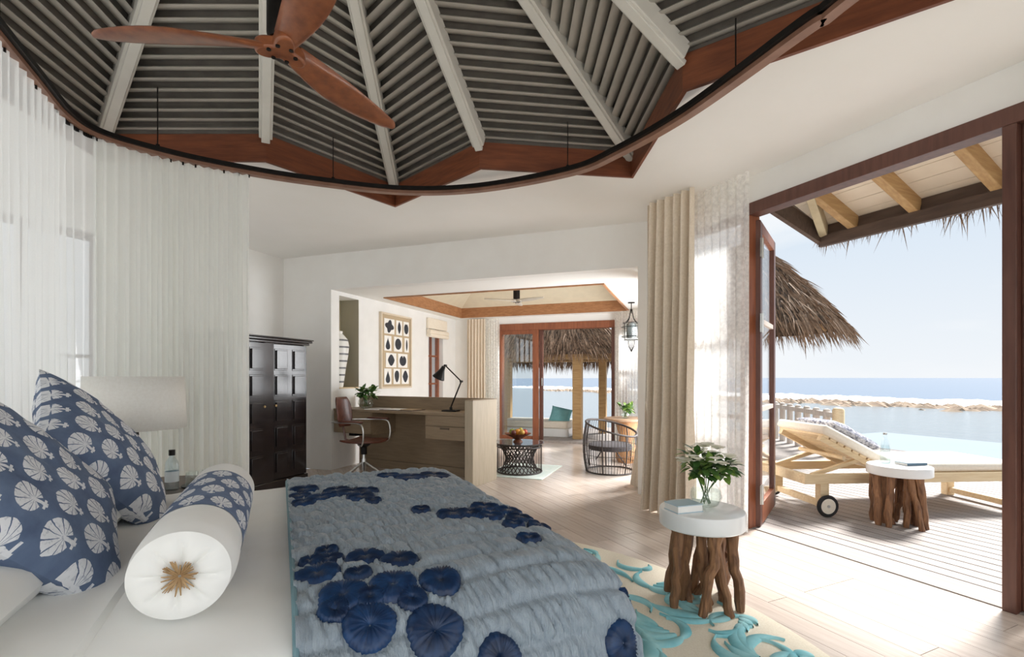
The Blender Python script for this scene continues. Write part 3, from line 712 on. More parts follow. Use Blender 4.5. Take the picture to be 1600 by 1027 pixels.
drift_table('driftwood_side_table', 'white topped driftwood side table on the deck beside the lounger', (3.07, 3.94, -.012), .215, .47, .075, 13, 9)
def vase_flowers(name, label, loc, rad, h, nleaf, blooms, bloomm, spread, cat='vase', stems=9, lsz=.05, tall=.12):
    t = thing(name, label, cat, loc)
    pr = [(rad*.45, 0), (rad*.75, h*.08), (rad, h*.42), (rad*.93, h*.7), (rad*.66, h*.95), (rad*.68, h)]
    MB().lathe(pr, 28, capt=False).build('glass_bowl', VGLASS, t)
    MB().lathe([(r_*.95, z_+.003) for r_, z_ in pr[:4]], 24).build('water', archglass('vase water', (.93, .97, .95), .6), t)
    m = MB()
    tips = []
    for i in range(stems):
        a = 2*PI*i/stems+rnd.uniform(-.3, .3); r_ = spread*rnd.uniform(.3, .8)
        e = Vector((r_*math.cos(a), r_*math.sin(a), h+tall*rnd.uniform(.4, .95))); tips.append(e)
        m.tube([(rad*.3*math.cos(a+2), rad*.3*math.sin(a+2), .02), (rad*.25*math.cos(a), rad*.25*math.sin(a), h*.8), e], .0025, 5)
    m.build('stems', LEAF, t)
    m1, m2 = MB(), MB()
    for i in range(nleaf):
        c = rnd.choice(tips); d = rdir(-.5); p = c*rnd.uniform(.75, 1.02)+d*spread*.1
        p = Vector((p.x, p.y, max(h*.9, p.z)))
        leaf_into(m1 if rnd.random() < .65 else m2, p, d+Vector((c.x, c.y, 0))*4, lsz*rnd.uniform(.7, 1.35), lsz*.7)
    m1.build('foliage', LEAF, t); m2.build('foliage', LEAFL, t)
    for i in range(blooms):
        a = rnd.uniform(0, 2*PI); r_ = spread*math.sqrt(rnd.random())*.95; c = Vector((r_*math.cos(a), r_*math.sin(a), h+tall*(1.22-.62*(r_/spread)**2)))
        m = MB()
        for j in range(6):
            d = Vector((math.cos(j*1.047), math.sin(j*1.047), .55)); leaf_into(m, c, d, lsz*.72, lsz*.62)
        m.build('blossom', bloomm, t)
    return t
vase_flowers('flower_vase', 'round glass vase of white flowers on the driftwood table indoors', (.985, 2.525, .492), .078, .12, 210, 30, PETAL, .15, tall=.16, lsz=.055)
bk = thing('hardback_book', 'cream paged book with pale blue cover on the indoor driftwood table', 'book', (.845, 2.455, .4925), R(18))
MB().box(-.065, .075, -.05, .055, .004, .034).build('pages', PAPER, bk); MB().box(-.068, .078, -.053, .058, .034, .038).build('cover', mat('pale blue cloth cover', (186, 206, 216), None, .7), bk); MB().box(-.068, .078, -.053, .058, 0, .004).build('cover', mat('pale blue cloth cover', (186, 206, 216), None, .7), bk)
bt = thing('water_bottle', 'clear glass bottle standing on the outdoor driftwood table', 'bottle', (2.99, 3.98, .46))
MB().lathe([(.035, 0), (.036, .01), (.036, .12), (.03, .155), (.015, .2), (.0125, .235)], 20, capt=False).build('glass_body', VGLASS, bt)
MB().lathe([(.033, .004), (.033, .11), (.028, .145)], 20).build('water', archglass('bottle water', (.88, .93, .94), .7), bt)
MB().lathe([(.0145, .232), (.0145, .247)], 14).build('cap', STEEL, bt)
bk2 = thing('magazine', 'slim blue grey book lying on the outdoor driftwood table', 'book', (3.16, 3.94, .46), R(8))
MB().box(-.085, .085, -.055, .055, 0, .016).build('pages', PAPER, bk2); MB().box(-.088, .088, -.058, .058, .016, .020).build('cover', mat('slate cover', (120, 142, 156), (150, 168, 176), .6, scale=12), bk2)
MB().box(-.088, .088, -.060, -.057, .0, .018).build('spine', mat('slate spine', (84, 108, 124), None, .6), bk2)
gs = thing('drinking_glass', 'small clear tumbler beside the outdoor bottle', 'glass', (3.07, 4.02, .46)); MB().lathe([(.026, 0), (.031, .07)], 18, capt=False).build('glass_body', VGLASS, gs, solid=.002)

# =================================================================== RUG
rug = thing('round_rug', 'large round cream rug with carved turquoise leaf scrolls under the bed', 'rug', (SCX+.035, SCY-.03, 0))
RRAD = 2.12
MB().lathe([(RRAD, 0.001), (RRAD, .014), (RRAD-.012, .018)], 96, capb=False).build('pile', RUGC, rug)
def scroll(mb, x, y, ang, L, w, curl):
    n = 14; pts = []
    px, py, a = x, y, ang
    top = []; 
    for i in range(n+1):
        t = i/n; ww = w*(math.sin(PI*min(1, t*1.05+.06))**.7)*(1-.35*t)
        pts.append((px, py, a, max(ww, .004))); px += math.cos(a)*L/n; py += math.sin(a)*L/n; a += curl/n*(1+t)
    vs = []
    for (px, py, a, ww) in pts:
        nx, ny = -math.sin(a), math.cos(a)
        for k_, z in ((-1, .016), (-.8, .028), (0, .031), (.8, .028), (1, .016)): vs.append((px+nx*ww*k_, py+ny*ww*k_, z))
    if any(math.hypot(v_[0], v_[1]) > RRAD-.04 for v_ in vs): return
    fs = [(i*5+j, (i+1)*5+j, (i+1)*5+j+1, i*5+j+1) for i in range(n) for j in range(4)]
    mb.add(vs, fs)
q = random.Random(11)
mot = 0
for ring, (rr, nn) in enumerate(((1.98, 38), (1.82, 28), (1.60, 22), (1.36, 20))):
    for k_ in range(nn):
        th = 2*PI*(k_+.5*(ring % 2))/nn
        if not (-70 < math.degrees((th+PI) % (2*PI)-PI) < 100): continue
        m = MB(); cx, cy = rr*math.cos(th), rr*math.sin(th); base = q.uniform(0, 2*PI); sg = q.choice((-1, 1))
        for j in range(q.choice((4, 5, 6))):
            a = base+sg*j*.42; off = .03*j
            scroll(m, cx+off*math.cos(base+1.6*sg), cy+off*math.sin(base+1.6*sg), a, q.uniform(.16, .34)*(.5 if ring == 0 else 1), q.uniform(.026, .05)*(.75 if ring == 0 else 1), sg*q.uniform(.5, 1.6))
        scroll(m, cx, cy, base+PI, q.uniform(.2, .34), .03, -sg*q.uniform(.8, 2.0))
        if m.v: m.build('motif', RUGT, rug, angle=80); mot += 1
# =================================================================== BED
ZB = .60
bed = thing('bed', 'wide bed with white linen and low woven headboard', 'bed', (0, 0, 0), RA)
BV0, BV1, BU0, BU1 = -.97, .90, 1.12, 2.82
MB().box(BV0, BV1-.04, BU0+.04, BU1-.04, .10, .30).build('bed_base', LINEN, bed, bevel=.02)
for v_ in (BV0+.1, BV1-.16):
    for u_ in (BU0+.12, BU1-.2): MB().box(v_, v_+.07, u_, u_+.07, .024, .10).build('leg', MAHOG, bed)
MB().box(BV0, BV1-.04, BU0+.04, BU1-.01, .30, .535).build('mattress', SHEET, bed, bevel=.06)
hb = MB().box(-1.055, -.985, .70, 3.02, .12, .86).build('headboard', mat('woven cane panel', (214, 206, 192), (196, 186, 170), .8, scale=70, bump=.3, bdist=.003), bed, bevel=.01)
MB().box(-1.065, -.975, .69, 3.03, .86, .895).build('headboard_cap', mat('headboard cap wood', (172, 96, 58), (146, 76, 44), .45, scale=4, stretch=(6, 1, 6)), hb, bevel=.006)
# duvet: sagging white sheet, with a folded band near the pillows
def duvet(a, b):
    v_ = -.90+a*1.05; u_ = BU0-.03+b*(BU1-BU0+.06)
    ed = min((BU1+.03-u_), (u_-BU0+.03)); drop = .0; en = u_-BU0+.03
    z = ZB-.015+.006*noise.noise(Vector((v_*3, u_*3, 1)))+.004*noise.noise(Vector((v_*9, u_*7, 2)))
    z -= .07*max(0, 1-ed/.10)**2+.05*max(0, 1-en/.3)**2
    z += .022*math.exp(-((v_+.33-.03*math.sin(u_*2))/.06)**2)*1.0
    if v_ < -.36: z += .016
    return (v_, u_, z)
MB().grid(duvet, 90, 80).build('duvet', SHEET, bed, solid=.012)
for u_, s in ((BU0-.035, -1), (BU1+.035, 1)):
    MB().grid(lambda a, b: (-.9+a*1.02, u_+.012*math.sin(a*24)*b, ZB-.07-b*.36), 60, 6).build('duvet_side', SHEET, bed, solid=.01)
# quilt -------------------------------------------------------------------------
VQ0, RF, RU, RN = .03, .13, .11, .24
VT = .92-RF; UT = BU1+.04-RU; UN = BU0-.05+RN
Sflat = VT-VQ0; Smax = Sflat+RF*PI/2+.34
TN = RN*PI/2+.22; TF = TN+UT-UN; Tmax = TF+RU*PI/2+.30
def prof(s, flat, r):
    if s <= flat: return s, 0
    a = (s-flat)/r
    if a < PI/2: return flat+r*math.sin(a), r*(1-math.cos(a))
    return flat+r+.03*(s-flat-r*PI/2), r+(s-flat-r*PI/2)
def qbase(s, t):
    x, dx = prof(s, Sflat, RF)
    if t < TN: y, dy = prof(TN-t, 0, RN); y = UN-y
    else: y, dy = prof(t-TN, TF-TN, RU); y = UN+y
    z = ZB+.02+.01*math.sin(PI*min(1, s/Sflat))-math.hypot(dx, dy)+.006*noise.noise(Vector((s*4, t*4, 5)))
    if dx > 0 and dy > 0:
        k_ = min(1, min(dx, dy)/.2); x -= .05*k_; y += .05*k_*(1 if t < TN else -1)
    return Vector((VQ0+x, y, z))
def qnorm(s, t):
    e = .004; n = (qbase(s+e, t)-qbase(s-e, t)).cross(qbase(s, t+e)-qbase(s, t-e))
    return n.normalized() if n.length > 1e-9 else Vector((0, 0, 1))
SEAM = .105
def qdisp(s, t):
    w = noise.noise(Vector((s*2.2, t*2.2, 0)))*.035
    tt = (t+w*.5)/SEAM; f = abs(tt-round(tt))*SEAM
    row = math.floor(tt)
    puff = 1-math.exp(-(f/.014)**2)
    sk = s+.25*(t-row*SEAM)+noise.noise(Vector((s*7, t*5, row*.7)))*.022+row*.37
    cr_ = min(1, abs(noise.noise(Vector((sk*30, t*4.2, row*3.1))))*2.4)**.55
    cr2 = noise.noise(Vector((sk*70, t*11, row*1.7)))
    return puff*(.002+.0165*cr_+.0035*cr2)
discs_px = [(235,440,45),(165,480,52),(255,468,60),(395,465,85),(550,470,85),(210,530,98),(372,530,60),(515,578,100),(310,610,105),(415,635,62),(605,640,65),(285,685,68),(712,555,90),(412,755,112),(700,760,122),(960,872,98),(1475,630,58),(1475,800,92),
 (150,180,60),(130,208,48),(150,234,55),(225,213,70),(285,186,60),(350,192,70),(390,207,60),(440,228,35),(405,186,50),
 (590,129,66),(690,121,70),(500,122,50),(635,265,42),(745,262,62),(765,284,75),(835,280,62),(895,256,66),(920,290,62),(1000,272,62),(1045,300,60),(1020,325,50),(1085,385,55),(1125,338,52)]
dl_ = []
pg = []
for i in range(110):
    for j in range(170):
        s_, t_ = Smax*i/109, Tmax*j/169; w_ = qbase(s_, t_); w2 = A(w_.x, w_.y, w_.z)
        if w2.y > .3:
            nq_ = qnorm(s_, t_); nq_ = Vector((c25*nq_.x-s25*nq_.y, s25*nq_.x+c25*nq_.y, nq_.z)); nq_ = nq_ if nq_.z > -.01 else -nq_
            if nq_.dot(Vector((0, 0, 1.15))-w2) > .02: pg.append((800+776*w2.x/w2.y, 590-776*(w2.z-1.15)/w2.y, s_, t_, w2.y))
for zx, zy, rx in discs_px:
    px, py = 420+zx*.375, 700+zy*.375
    g = min(pg, key=lambda q_: (q_[0]-px)**2+(q_[1]-py)**2)
    dl_.append((g[2], g[3], rx*.375/776*g[4]))
dl_ += [(Sflat+.2, TN+.5, .09), (Sflat+.25, TN+1.0, .08), (Sflat*.25, .12, .09)]
dl_ = [(a_, b_, min(max(r_, .035), .12)) for a_, b_, r_ in dl_]
def flat_at(s, t):
    k_ = 1.0
    for a_, b_, r_ in dl_:
        q_ = (s-a_)**2+(t-b_)**2
        if q_ < (r_*1.06)**2: return .25
    return k_
nq, mq = 330, 300
m = MB()
for i in range(nq):
    for j in range(mq):
        s = Smax*i/(nq-1); t = Tmax*j/(mq-1); p = qbase(s, t)+qnorm(s, t)*(qdisp(s, t)*flat_at(s, t)); m.v.append(tuple(p))
m.f = [(i*mq+j, (i+1)*mq+j, (i+1)*mq+j+1, i*mq+j+1) for i in range(nq-1) for j in range(mq-1)]
quilt = m.build('quilt', QUILT, None, rz=RA, angle=180)
tag(quilt, 'crinkled silver blue quilt with indigo discs across the foot of the bed', 'quilt')
edge = MB(); edge.tube([qbase(0, Tmax*j/120)+Vector((0, 0, .004)) for j in range(121)], .007, 8); edge.build('edge_binding', mat('teal binding', (112, 146, 156), None, .6), quilt)
for n_, (s0, t0, rd) in enumerate(dl_):
    rd = min(max(rd, .035), .12); m = MB(); na, nr = 72, 7; q = random.Random(n_); wob = [1+.05*math.sin(3*a+n_)+.03*q.uniform(-1, 1) for a in [2*PI*i/na for i in range(na)]]
    ph = [q.uniform(.2, 1) for _ in range(na)]
    ok = True
    for r_i in range(nr+1):
        for a_i in range(na):
            t_ = r_i/nr; a = 2*PI*a_i/na+.05*math.sin(a_i*1.7)*(1-t_); rad_ = rd*t_*wob[a_i]
            s_ = max(0.004, s0+rad_*math.cos(a)); tt_ = min(Tmax, max(0, t0+rad_*math.sin(a)))
            hgt = .0105+n_*.00012+(.0045*(1 if a_i % 2 else -1)*ph[a_i]*min(1, 3*t_))+.004*math.sin(PI*t_)-.012*max(0, 1-4*t_)**2
            if r_i == nr: hgt = .002
            m.v.append(tuple(qbase(s_, tt_)+qnorm(s_, tt_)*hgt))
    m.f = [(r_i*na+a_i, (r_i+1)*na+a_i, (r_i+1)*na+(a_i+1) % na, r_i*na+(a_i+1) % na) for r_i in range(nr) for a_i in range(na)]
    m.build('applique_disc', DISC, quilt, angle=180)
# pillows ----------------------------------------------------------------------
def place(o, center, normal, upv, frame=RA):
    n = Vector(normal).normalized(); y = Vector(upv); y = (y-n*y.dot(n)).normalized(); x = y.cross(n)
    M = Matrix(((x.x, y.x, n.x), (x.y, y.y, n.y), (x.z, y.z, n.z)))
    M = Matrix.Rotation(frame, 3, 'Z') @ M
    o.rotation_euler = M.to_euler(); o.location = A(*center)
for k_, (cv, cu, lab) in enumerate(((-.74, 1.50, 'flat white sleeping pillow nearest the camera'), (-.74, 2.40, 'flat white sleeping pillow on the far side of the bed'))):
    o = pillow_mesh(.46, .80, .15, 28, 3+k_).build('sleeping_pillow', SHEET); place(o, (cv, cu, ZB+.072), (.1, 0, 1), (0, 1, 0)); tag(o, lab, 'pillow', 'white sleeping pillows')
PIL = [((-.62, 2.40, .858), (.82, 0, .57), (-.55, -.5, .70), 'indigo block printed square cushion standing against the lamp side'),
       ((-.62, 1.77, .83), (.82, -.03, .57), (-.55, -.5, .70), 'indigo block printed square cushion at the left edge of the bed')]
for k_, (c, n, up, lab) in enumerate(PIL):
    o = pillow_mesh(.58, .58, .19, 40, 9+k_*5).build('printed_cushion', PRINT); place(o, c, n, up); tag(o, lab, 'cushion', 'indigo printed square cushions')
# bolster
bo = thing('bolster', 'white ended bolster cushion with indigo printed sleeve lying across the bed', 'cushion', A(-.20, 1.30, ZB+.115), RA)
rb = .108; Lb = .95
def bol(y0, y1, m_, nm, rfun, n=22, uvs=True):
    m = MB(); m.uv = []; na = 48
    for i in range(n):
        t = i/(n-1); y = y0+(y1-y0)*t; r_ = rfun(t)
        for a_i in range(na):
            a = 2*PI*a_i/na; rr_ = r_*(1+.02*noise.noise(Vector((math.cos(a)*2, math.sin(a)*2, y*7)))); m.v.append((rr_*math.cos(a), y, rr_*math.sin(a)*.97)); m.uv.append((a_i/na*1.0, t))
    m.f = [(i*na+a_i, (i+1)*na+a_i, (i+1)*na+(a_i+1) % na, i*na+(a_i+1) % na) for i in range(n-1) for a_i in range(na)]
    return m.build(nm, m_, bo, angle=70)
bol(.0, .23, SHEET, 'end_sleeve', lambda t: rb*(.90+.10*math.sin(min(1, t*3)*PI/2)))
bol(.215, .735, PRINTB, 'printed_sleeve', lambda t: rb*(1.022-.012*abs(2*t-1)))
bol(.72, Lb, SHEET, 'end_sleeve', lambda t: rb*(.90+.10*math.sin(min(1, (1-t)*3)*PI/2)))
for y0, sg in ((0, -1), (Lb, 1)):
    m = MB(); na, nr = 64, 8
    for r_i in range(nr+1):
        for a_i in range(na):
            t = r_i/nr; a = 2*PI*a_i/na; r_ = rb*.915*t; pl = abs(math.sin(4*a+.4))**6
            y = y0+sg*(.022*math.sin(t*PI*.9)*(1) - .012*(1-t) - .014*(abs(math.cos(4*a+.4))**14)*math.sin(PI*t)) - (sg*.004 if r_i == nr else 0)
            m.v.append((r_*math.cos(a), y, r_*math.sin(a)*.97))
    m.f = [(r_i*na+a_i, (r_i+1)*na+a_i, (r_i+1)*na+(a_i+1) % na, r_i*na+(a_i+1) % na) for r_i in range(nr) for a_i in range(na)]
    m.build('gathered_end', SHEET, bo, angle=80)
    m = MB()
    for i in range(70):
        a = rnd.uniform(0, 2*PI); r_ = rnd.uniform(.012, .036); d = Vector((math.cos(a), sg*rnd.uniform(.25, .9), math.sin(a)))
        p = Vector((.004*math.cos(a), y0+sg*.006, .004*math.sin(a))); m.tube([p, p+d*r_*.6, p+d*r_+Vector((0, -sg*.004, 0))], [.002, .002, .0012], 4)
    m.build('tassel_button', TAN, bo)
# nightstand ---------------------------------------------------------------------
ns = thing('nightstand', 'round wooden nightstand with dark top beside the lamp', 'nightstand', A(-.60, 3.30, 0))
MB().lathe([(.24, 0.019), (.25, .06), (.25, .47), (.26, .50)], 36).build('body', mat('golden wood', (214, 178, 128), (192, 154, 104), .5, scale=4, stretch=(6, 6, 1)), ns)
MB().lathe([(.285, .50), (.29, .51), (.29, .545), (.28, .555)], 40).build('table_top', mat('dark walnut', (92, 72, 58), (72, 55, 44), .4, scale=5, stretch=(1, 7, 1)), ns)
lp = thing('table_lamp', 'white drum shade table lamp on the nightstand', 'lamp', A(-.72, 3.34, .555))
MB().lathe([(.085, 0), (.085, .015), (.02, .03), (.016, .05), (.016, .33)], 20).build('lamp_base', BLACKM, lp)
MB().lathe([(.235, .315), (.225, .60)], 40, capb=False, capt=False).build('lamp_shade', SHADE, lp, solid=.004)
m = MB(); m.tube([(-.22, 0, .585), (.22, 0, .585)], .003); m.tube([(0, -.22, .585), (0, .22, .585)], .003); m.tube([(0, 0, .33), (0, 0, .59)], .006); m.build('shade_frame', BLACKM, lp)
MB().lathe([(.012, .36), (.03, .42), (.028, .45), (.008, .47)], 14).build('bulb', mat('opal bulb', (245, 244, 240), None, .4), lp)
wb = thing('plastic_bottle', 'small clear water bottle with black cap on the nightstand', 'bottle', A(-.52, 3.14, .555))
MB().lathe([(.030, 0), (.032, .01), (.032, .12), (.028, .15), (.013, .175), (.012, .185)], 18, capt=False).build('bottle_body', PLASTIC, wb); MB().lathe([(.015, .183), (.015, .212)], 14).build('cap', BLACKM, wb)
MB().lathe([(.0325, .045), (.0325, .10)], 18, capb=False, capt=False).build('bottle_label', mat('bottle label', (206, 214, 218), None, .6), wb)
tr = thing('coaster_tray', 'thin dark round tray under the glasses on the nightstand', 'tray', A(-.40, 3.20, .555)); MB().lathe([(.085, 0), (.09, .006), (.088, .009)], 32).build('tray_disc', BLACKM, tr)
for dv_, du_, lab in ((-.035, -.02, 'upturned clear tumbler on the tray nearer the bottle'), (.035, .02, 'upturned clear tumbler on the tray away from the bottle')):
    g = thing('tumbler', lab, 'glass', A(-.40+dv_, 3.20+du_, .564)); MB().lathe([(.033, 0), (.029, .075), (.0, .077)], 18, capb=False, capt=False).build('glass_body', VGLASS, g, solid=.002)

# =================================================================== CANOPY RING AND CURTAINS
half = [(1.357, 1.97), (2.06, 2.02), (2.60, 1.97), (2.99, 1.853), (3.55, 1.385), (3.857, .85), (3.947, .178), (3.931, -.36), (3.85, -.735), (3.72, -.99), (3.50, -1.075), (3.1, -1.08), (2.5, -1.08)]
ringp = [A(v_, u_, 0) for u_, v_ in half]+[A(v_, 3.84-u_, 0) for u_, v_ in reversed(half[2:])]
ZR = 2.60
ring = spline(ringp, 260, True)
cn = thing('canopy_track', 'bent wood bed canopy track hung on thin rods below the star ceiling', 'canopy track')
m = MB(); n = len(ring)
def ringband(z0, z1, off, w):
    m = MB()
    for i in range(n):
        d = (ring[(i+1) % n]-ring[i-1]).normalized(); nx = Vector((-d.y, d.x, 0))
        for o_, z in ((off-w/2, z0), (off+w/2, z0), (off+w/2, z1), (off-w/2, z1)):
            p = ring[i]+nx*o_; m.v.append((p.x, p.y, z))
    m.f = [(i*4+j, ((i+1) % n)*4+j, ((i+1) % n)*4+(j+1) % 4, i*4+(j+1) % 4) for i in range(n) for j in range(4)]
    return m
ringband(ZR-.026, ZR+.026, 0, .05).build('rail', RAIL, cn, angle=40)
ringband(ZR-.004, ZR+.024, .036, .02).build('metal_track', BLACKM, cn, angle=40)
rods = [148, 118, 92, 70, 45, 15, 200, 240]
for a in (20, 55, 105, 135, 165, 215, 255, 300, 335):
    d = Vector((math.cos(R(a)), math.sin(R(a)), 0)); best = max(ring, key=lambda p: (p-ctr).normalized().dot(d))
    zt = roof_z(best.x, best.y) if (best-ctr).length < roof_r(math.atan2(best.y-SCY, best.x-SCX)) else H
    MB().tube([(best.x, best.y, ZR+.02), (best.x, best.y, max(H, zt)+.02)], .0035, 6).build('hanger_rod', BLACKM, cn)
    MB().lathe([(.012, 0), (.012, .03)], 10, (best.x, best.y, ZR+.018)).build('bracket', BLACKM, cn)
SHEERW = sheer('white voile', (251, 252, 251), .74, trans=.5)
SHEERD = sheer('double white voile', (251, 252, 248), .90, trans=.45)
LACE = sheer('lace voile', (253, 253, 250), .80, 34, trans=.72)
def curtain(name, label, path, z0, z1, folds, amp, m_, gather=1.0, flare=1.0, cat='curtain', nz=14, tie=None, seed=0, group=None, heading=True):
    q = random.Random(seed); path = [Vector(p) for p in path]
    per = 10; npt = folds*per+1; acc = [0]
    for i in range(1, len(path)): acc.append(acc[-1]+(path[i]-path[i-1]).length)
    def at(t):
        s = t*acc[-1]
        for i in range(1, len(path)):
            if s <= acc[i]+1e-9:
                f = (s-acc[i-1])/(acc[i]-acc[i-1]); d = (path[i]-path[i-1]).normalized(); return path[i-1].lerp(path[i], f), d
        return path[-1], (path[-1]-path[-2]).normalized()
    amps = [q.uniform(.6, 1.2) for _ in range(folds+2)]; phs = [q.uniform(-.5, .5) for _ in range(folds+2)]
    def fn(a, b):
        tf = a*folds; k_ = int(min(tf, folds-1e-6)); am = amps[k_]*(1-(tf-k_))+amps[k_+1]*(tf-k_)
        grow = (.45+.55*b) if heading else 1
        t = a
        p, d = at(min(1, max(0, t+.25/folds*math.sin(4*PI*tf)*.5*(.3+.7*b))))
        nx = Vector((-d.y, d.x, 0))
        w = math.sin(2*PI*tf+phs[k_]*b*1.0)*amp*am*grow*(1+(flare-1)*b)+.5*amp*noise.noise(Vector((a*folds*.7+seed, b*2.5, 1)))*b
        z = z1+(z0-z1)*b
        pos = p+nx*w
        if tie:
            tz_, tpos, pinch = tie; k2 = math.exp(-((z-tz_)/.42)**2)*pinch
            pos = pos.lerp(Vector((tpos[0], tpos[1], 0)), k2)
        return (pos.x, pos.y, z)
    mm = MB().grid(fn, npt, nz)
    o = mm.build('panel' if False else name, m_, None, angle=180); tag(o, label, cat, group); return o
# head curtain (single voile) and far side curtain (doubled)
hc = [A(-1.08, u_) for u_ in (.25, 1.0, 2.0, 3.0, 3.5)]
hc2 = spline([A(v_, u_) for u_, v_ in ((3.5, -1.08), (3.58, -1.065), (3.65, -1.04), (3.72, -.99))], 8)
cv1 = curtain('bed_curtain', 'thin white voile bed curtain hanging behind the headboard', hc+hc2[1:], .03, ZR-.03, 46, .028, SHEERW, seed=2, group='white voile bed curtains')
side = [p for p in ring if True]
sp_ = spline([A(v_, u_) for u_, v_ in ((3.70, -1.0), (3.80, -.86), (3.87, -.68), (3.915, -.46), (3.944, -.2))], 20)
cv2 = curtain('bed_curtain', 'fuller white voile bed curtain gathered at the far corner beside the wardrobe', sp_, .03, ZR-.03, 15, .04, SHEERD, seed=4, group='white voile bed curtains')
for cv, path, nk in ((cv1, hc+hc2[1:], 46), (cv2, sp_, 13)):
    mmh = MB()
    for i in range(nk+1):
        t = i/nk*(len(path)-1); j = min(int(t), len(path)-2); p = path[j].lerp(path[j+1], t-j)
        mmh.lathe([(.006, ZR-.045), (.006, ZR-.02)], 6, (p.x, p.y, 0))
    hk = mmh.build('curtain_hooks', BLACKM, cv); hk['kind'] = 'stuff'
# linen curtain and lace beside the sea doors
curtain('linen_curtain', 'beige linen curtain hanging beside the opening to the sitting room', [A(2.94, 3.47), A(2.96, 3.2), A(3.0, 2.98)], .012, H-.01, 6, .085, LINEN, flare=1.45, seed=6)
curtain('lace_curtain', 'white lace voile hanging between the linen curtain and the door post', [A(3.13, 3.12), A(3.12, 2.57)], .012, H-.01, 7, .03, LACE, flare=1.2, seed=8)
curtain('lace_curtain', 'white lace voile gathered at the right edge of the sea doors', [A(3.12, .30), A(3.12, 1.04)], .012, H-.01, 9, .03, LACE, flare=1.9, seed=9)
# sitting room curtains
curtain('linen_curtain', 'beige linen curtain left of the sitting room sliding doors', [B(.30, 3.33), B(.66, 3.33)], .012, H2-.02, 6, .045, LINEN, seed=12)
curtain('lace_curtain', 'pale voile between linen curtain and left sliding door frame', [B(.64, 3.36), B(.93, 3.36)], .012, H2-.02, 6, .03, LACE, seed=13)
curtain('lace_curtain', 'pale voile right of the sitting room sliding doors behind the lantern', [A(vv-.10, ua-.10), A(vv-.10, ub+.02)], .012, H2-.02, 14, .03, LACE, seed=14)
curtain('linen_curtain', 'tied back beige linen curtain flaring beside the round table', [B(3.745, .62), B(3.72, .25)], .012, H2-.02, 5, .03, LINEN, flare=4.2, tie=(.95, B(3.74, .40), .75), seed=15)
rbld = thing('roman_blind', 'folded cream roman blind above the narrow window', 'blind', (*J, 0), RB)
m = MB(); m.box(.005, .05, 2.34, 3.02, 1.98, 2.16); m.build('header', CUSH, rbld, bevel=.01)
for z in (1.93, 1.87): MB().tube([(.05, 2.34, z), (.05, 3.02, z)], .038, 10).build('fold', CUSH, rbld)

# =================================================================== CEILING FANS
def fan(name, label, loc, rad, ang0, woodm, rodtop, bladew, hubm, tilt=14):
    t = thing(name, label, 'ceiling fan', loc)
    MB().lathe([(.045, .03), (.05, .05), (.05, .20), (.045, .22)], 24).build('motor_housing', BLACKM, t)
    MB().tube([(0, 0, .2), (0, 0, rodtop)], .014, 10).build('down_rod', BLACKM, t)
    MB().lathe([(.05, rodtop-.06), (.06, rodtop-.01), (.06, rodtop)], 20).build('ceiling_cap', BLACKM, t)
    # three lobed hub
    prof = []
    for i in range(60):
        a = 2*PI*i/60; prof.append(((.066+.026*math.cos(3*(a-ang0)))*math.cos(a), (.066+.026*math.cos(3*(a-ang0)))*math.sin(a)))
    hubo = MB().prism(prof, -.012, .032).build('hub', hubm, t, bevel=.008)
    for j in range(6):
        a = ang0+R(30)+2*PI*j/6; MB().lathe([(.0075, -.016), (.0075, -.011)], 10, (.043*math.cos(a), .043*math.sin(a), 0)).build('bolt', BLACKM, hubo)
    for k_ in range(3):
        a = ang0+2*PI*k_/3
        def fn(s, w):
            # s along blade, w around the section
            x = .05+(rad-.05)*s
            half = bladew*(.55+.72*math.sin(PI*min(1, s*.72+.05))**1.2-.55*s**1.6)*(1 if s < .93 else math.sqrt(max(.02, 1-((s-.93)/.07)**2*.8)))
            tw_ = -R(tilt)-R(22)*(1-s)**2; th = .010*(1-.6*s)+.004
            c = 2*PI*w; yy = math.cos(c)*half/2; zz = math.sin(c)*th*(1.0)
            sweep = .035*math.sin(PI*s)*rad
            y2 = yy*math.cos(tw_)-zz*math.sin(tw_)+sweep; z2 = yy*math.sin(tw_)+zz*math.cos(tw_)+.012
            return (x*math.cos(a)-y2*math.sin(a), x*math.sin(a)+y2*math.cos(a), z2)
        m = MB(); nb_, na = 30, 14
        m.v = [fn(i/(nb_-1), j/na) for i in range(nb_) for j in range(na)]
        m.f = [(i*na+j, i*na+(j+1) % na, (i+1)*na+(j+1) % na, (i+1)*na+j) for i in range(nb_-1) for j in range(na)]+[tuple(range(na)), tuple((nb_-1)*na+j for j in range(na-1, -1, -1))]
        m.build('blade', woodm, t, angle=60)
    return t
FANW = mat('carved fan timber', (150, 88, 52), (112, 60, 34), .35, scale=6, stretch=(3, 3, 10), coat=.25)
fan('ceiling_fan', 'carved brown wood ceiling fan with three blades above the bed', (-.80, 1.73, 2.29), .61, R(65.5), FANW, ZA-2.29-.12, .125, FANW, 8)
p = B(1.75, 1.95, 2.28)
fan('ceiling_fan', 'pale three bladed ceiling fan in the sitting room tray', tuple(p), .50, R(200), mat('pale fan blade', (206, 200, 188), (186, 178, 164), .45, scale=5), .70, .09, STEEL, 10)

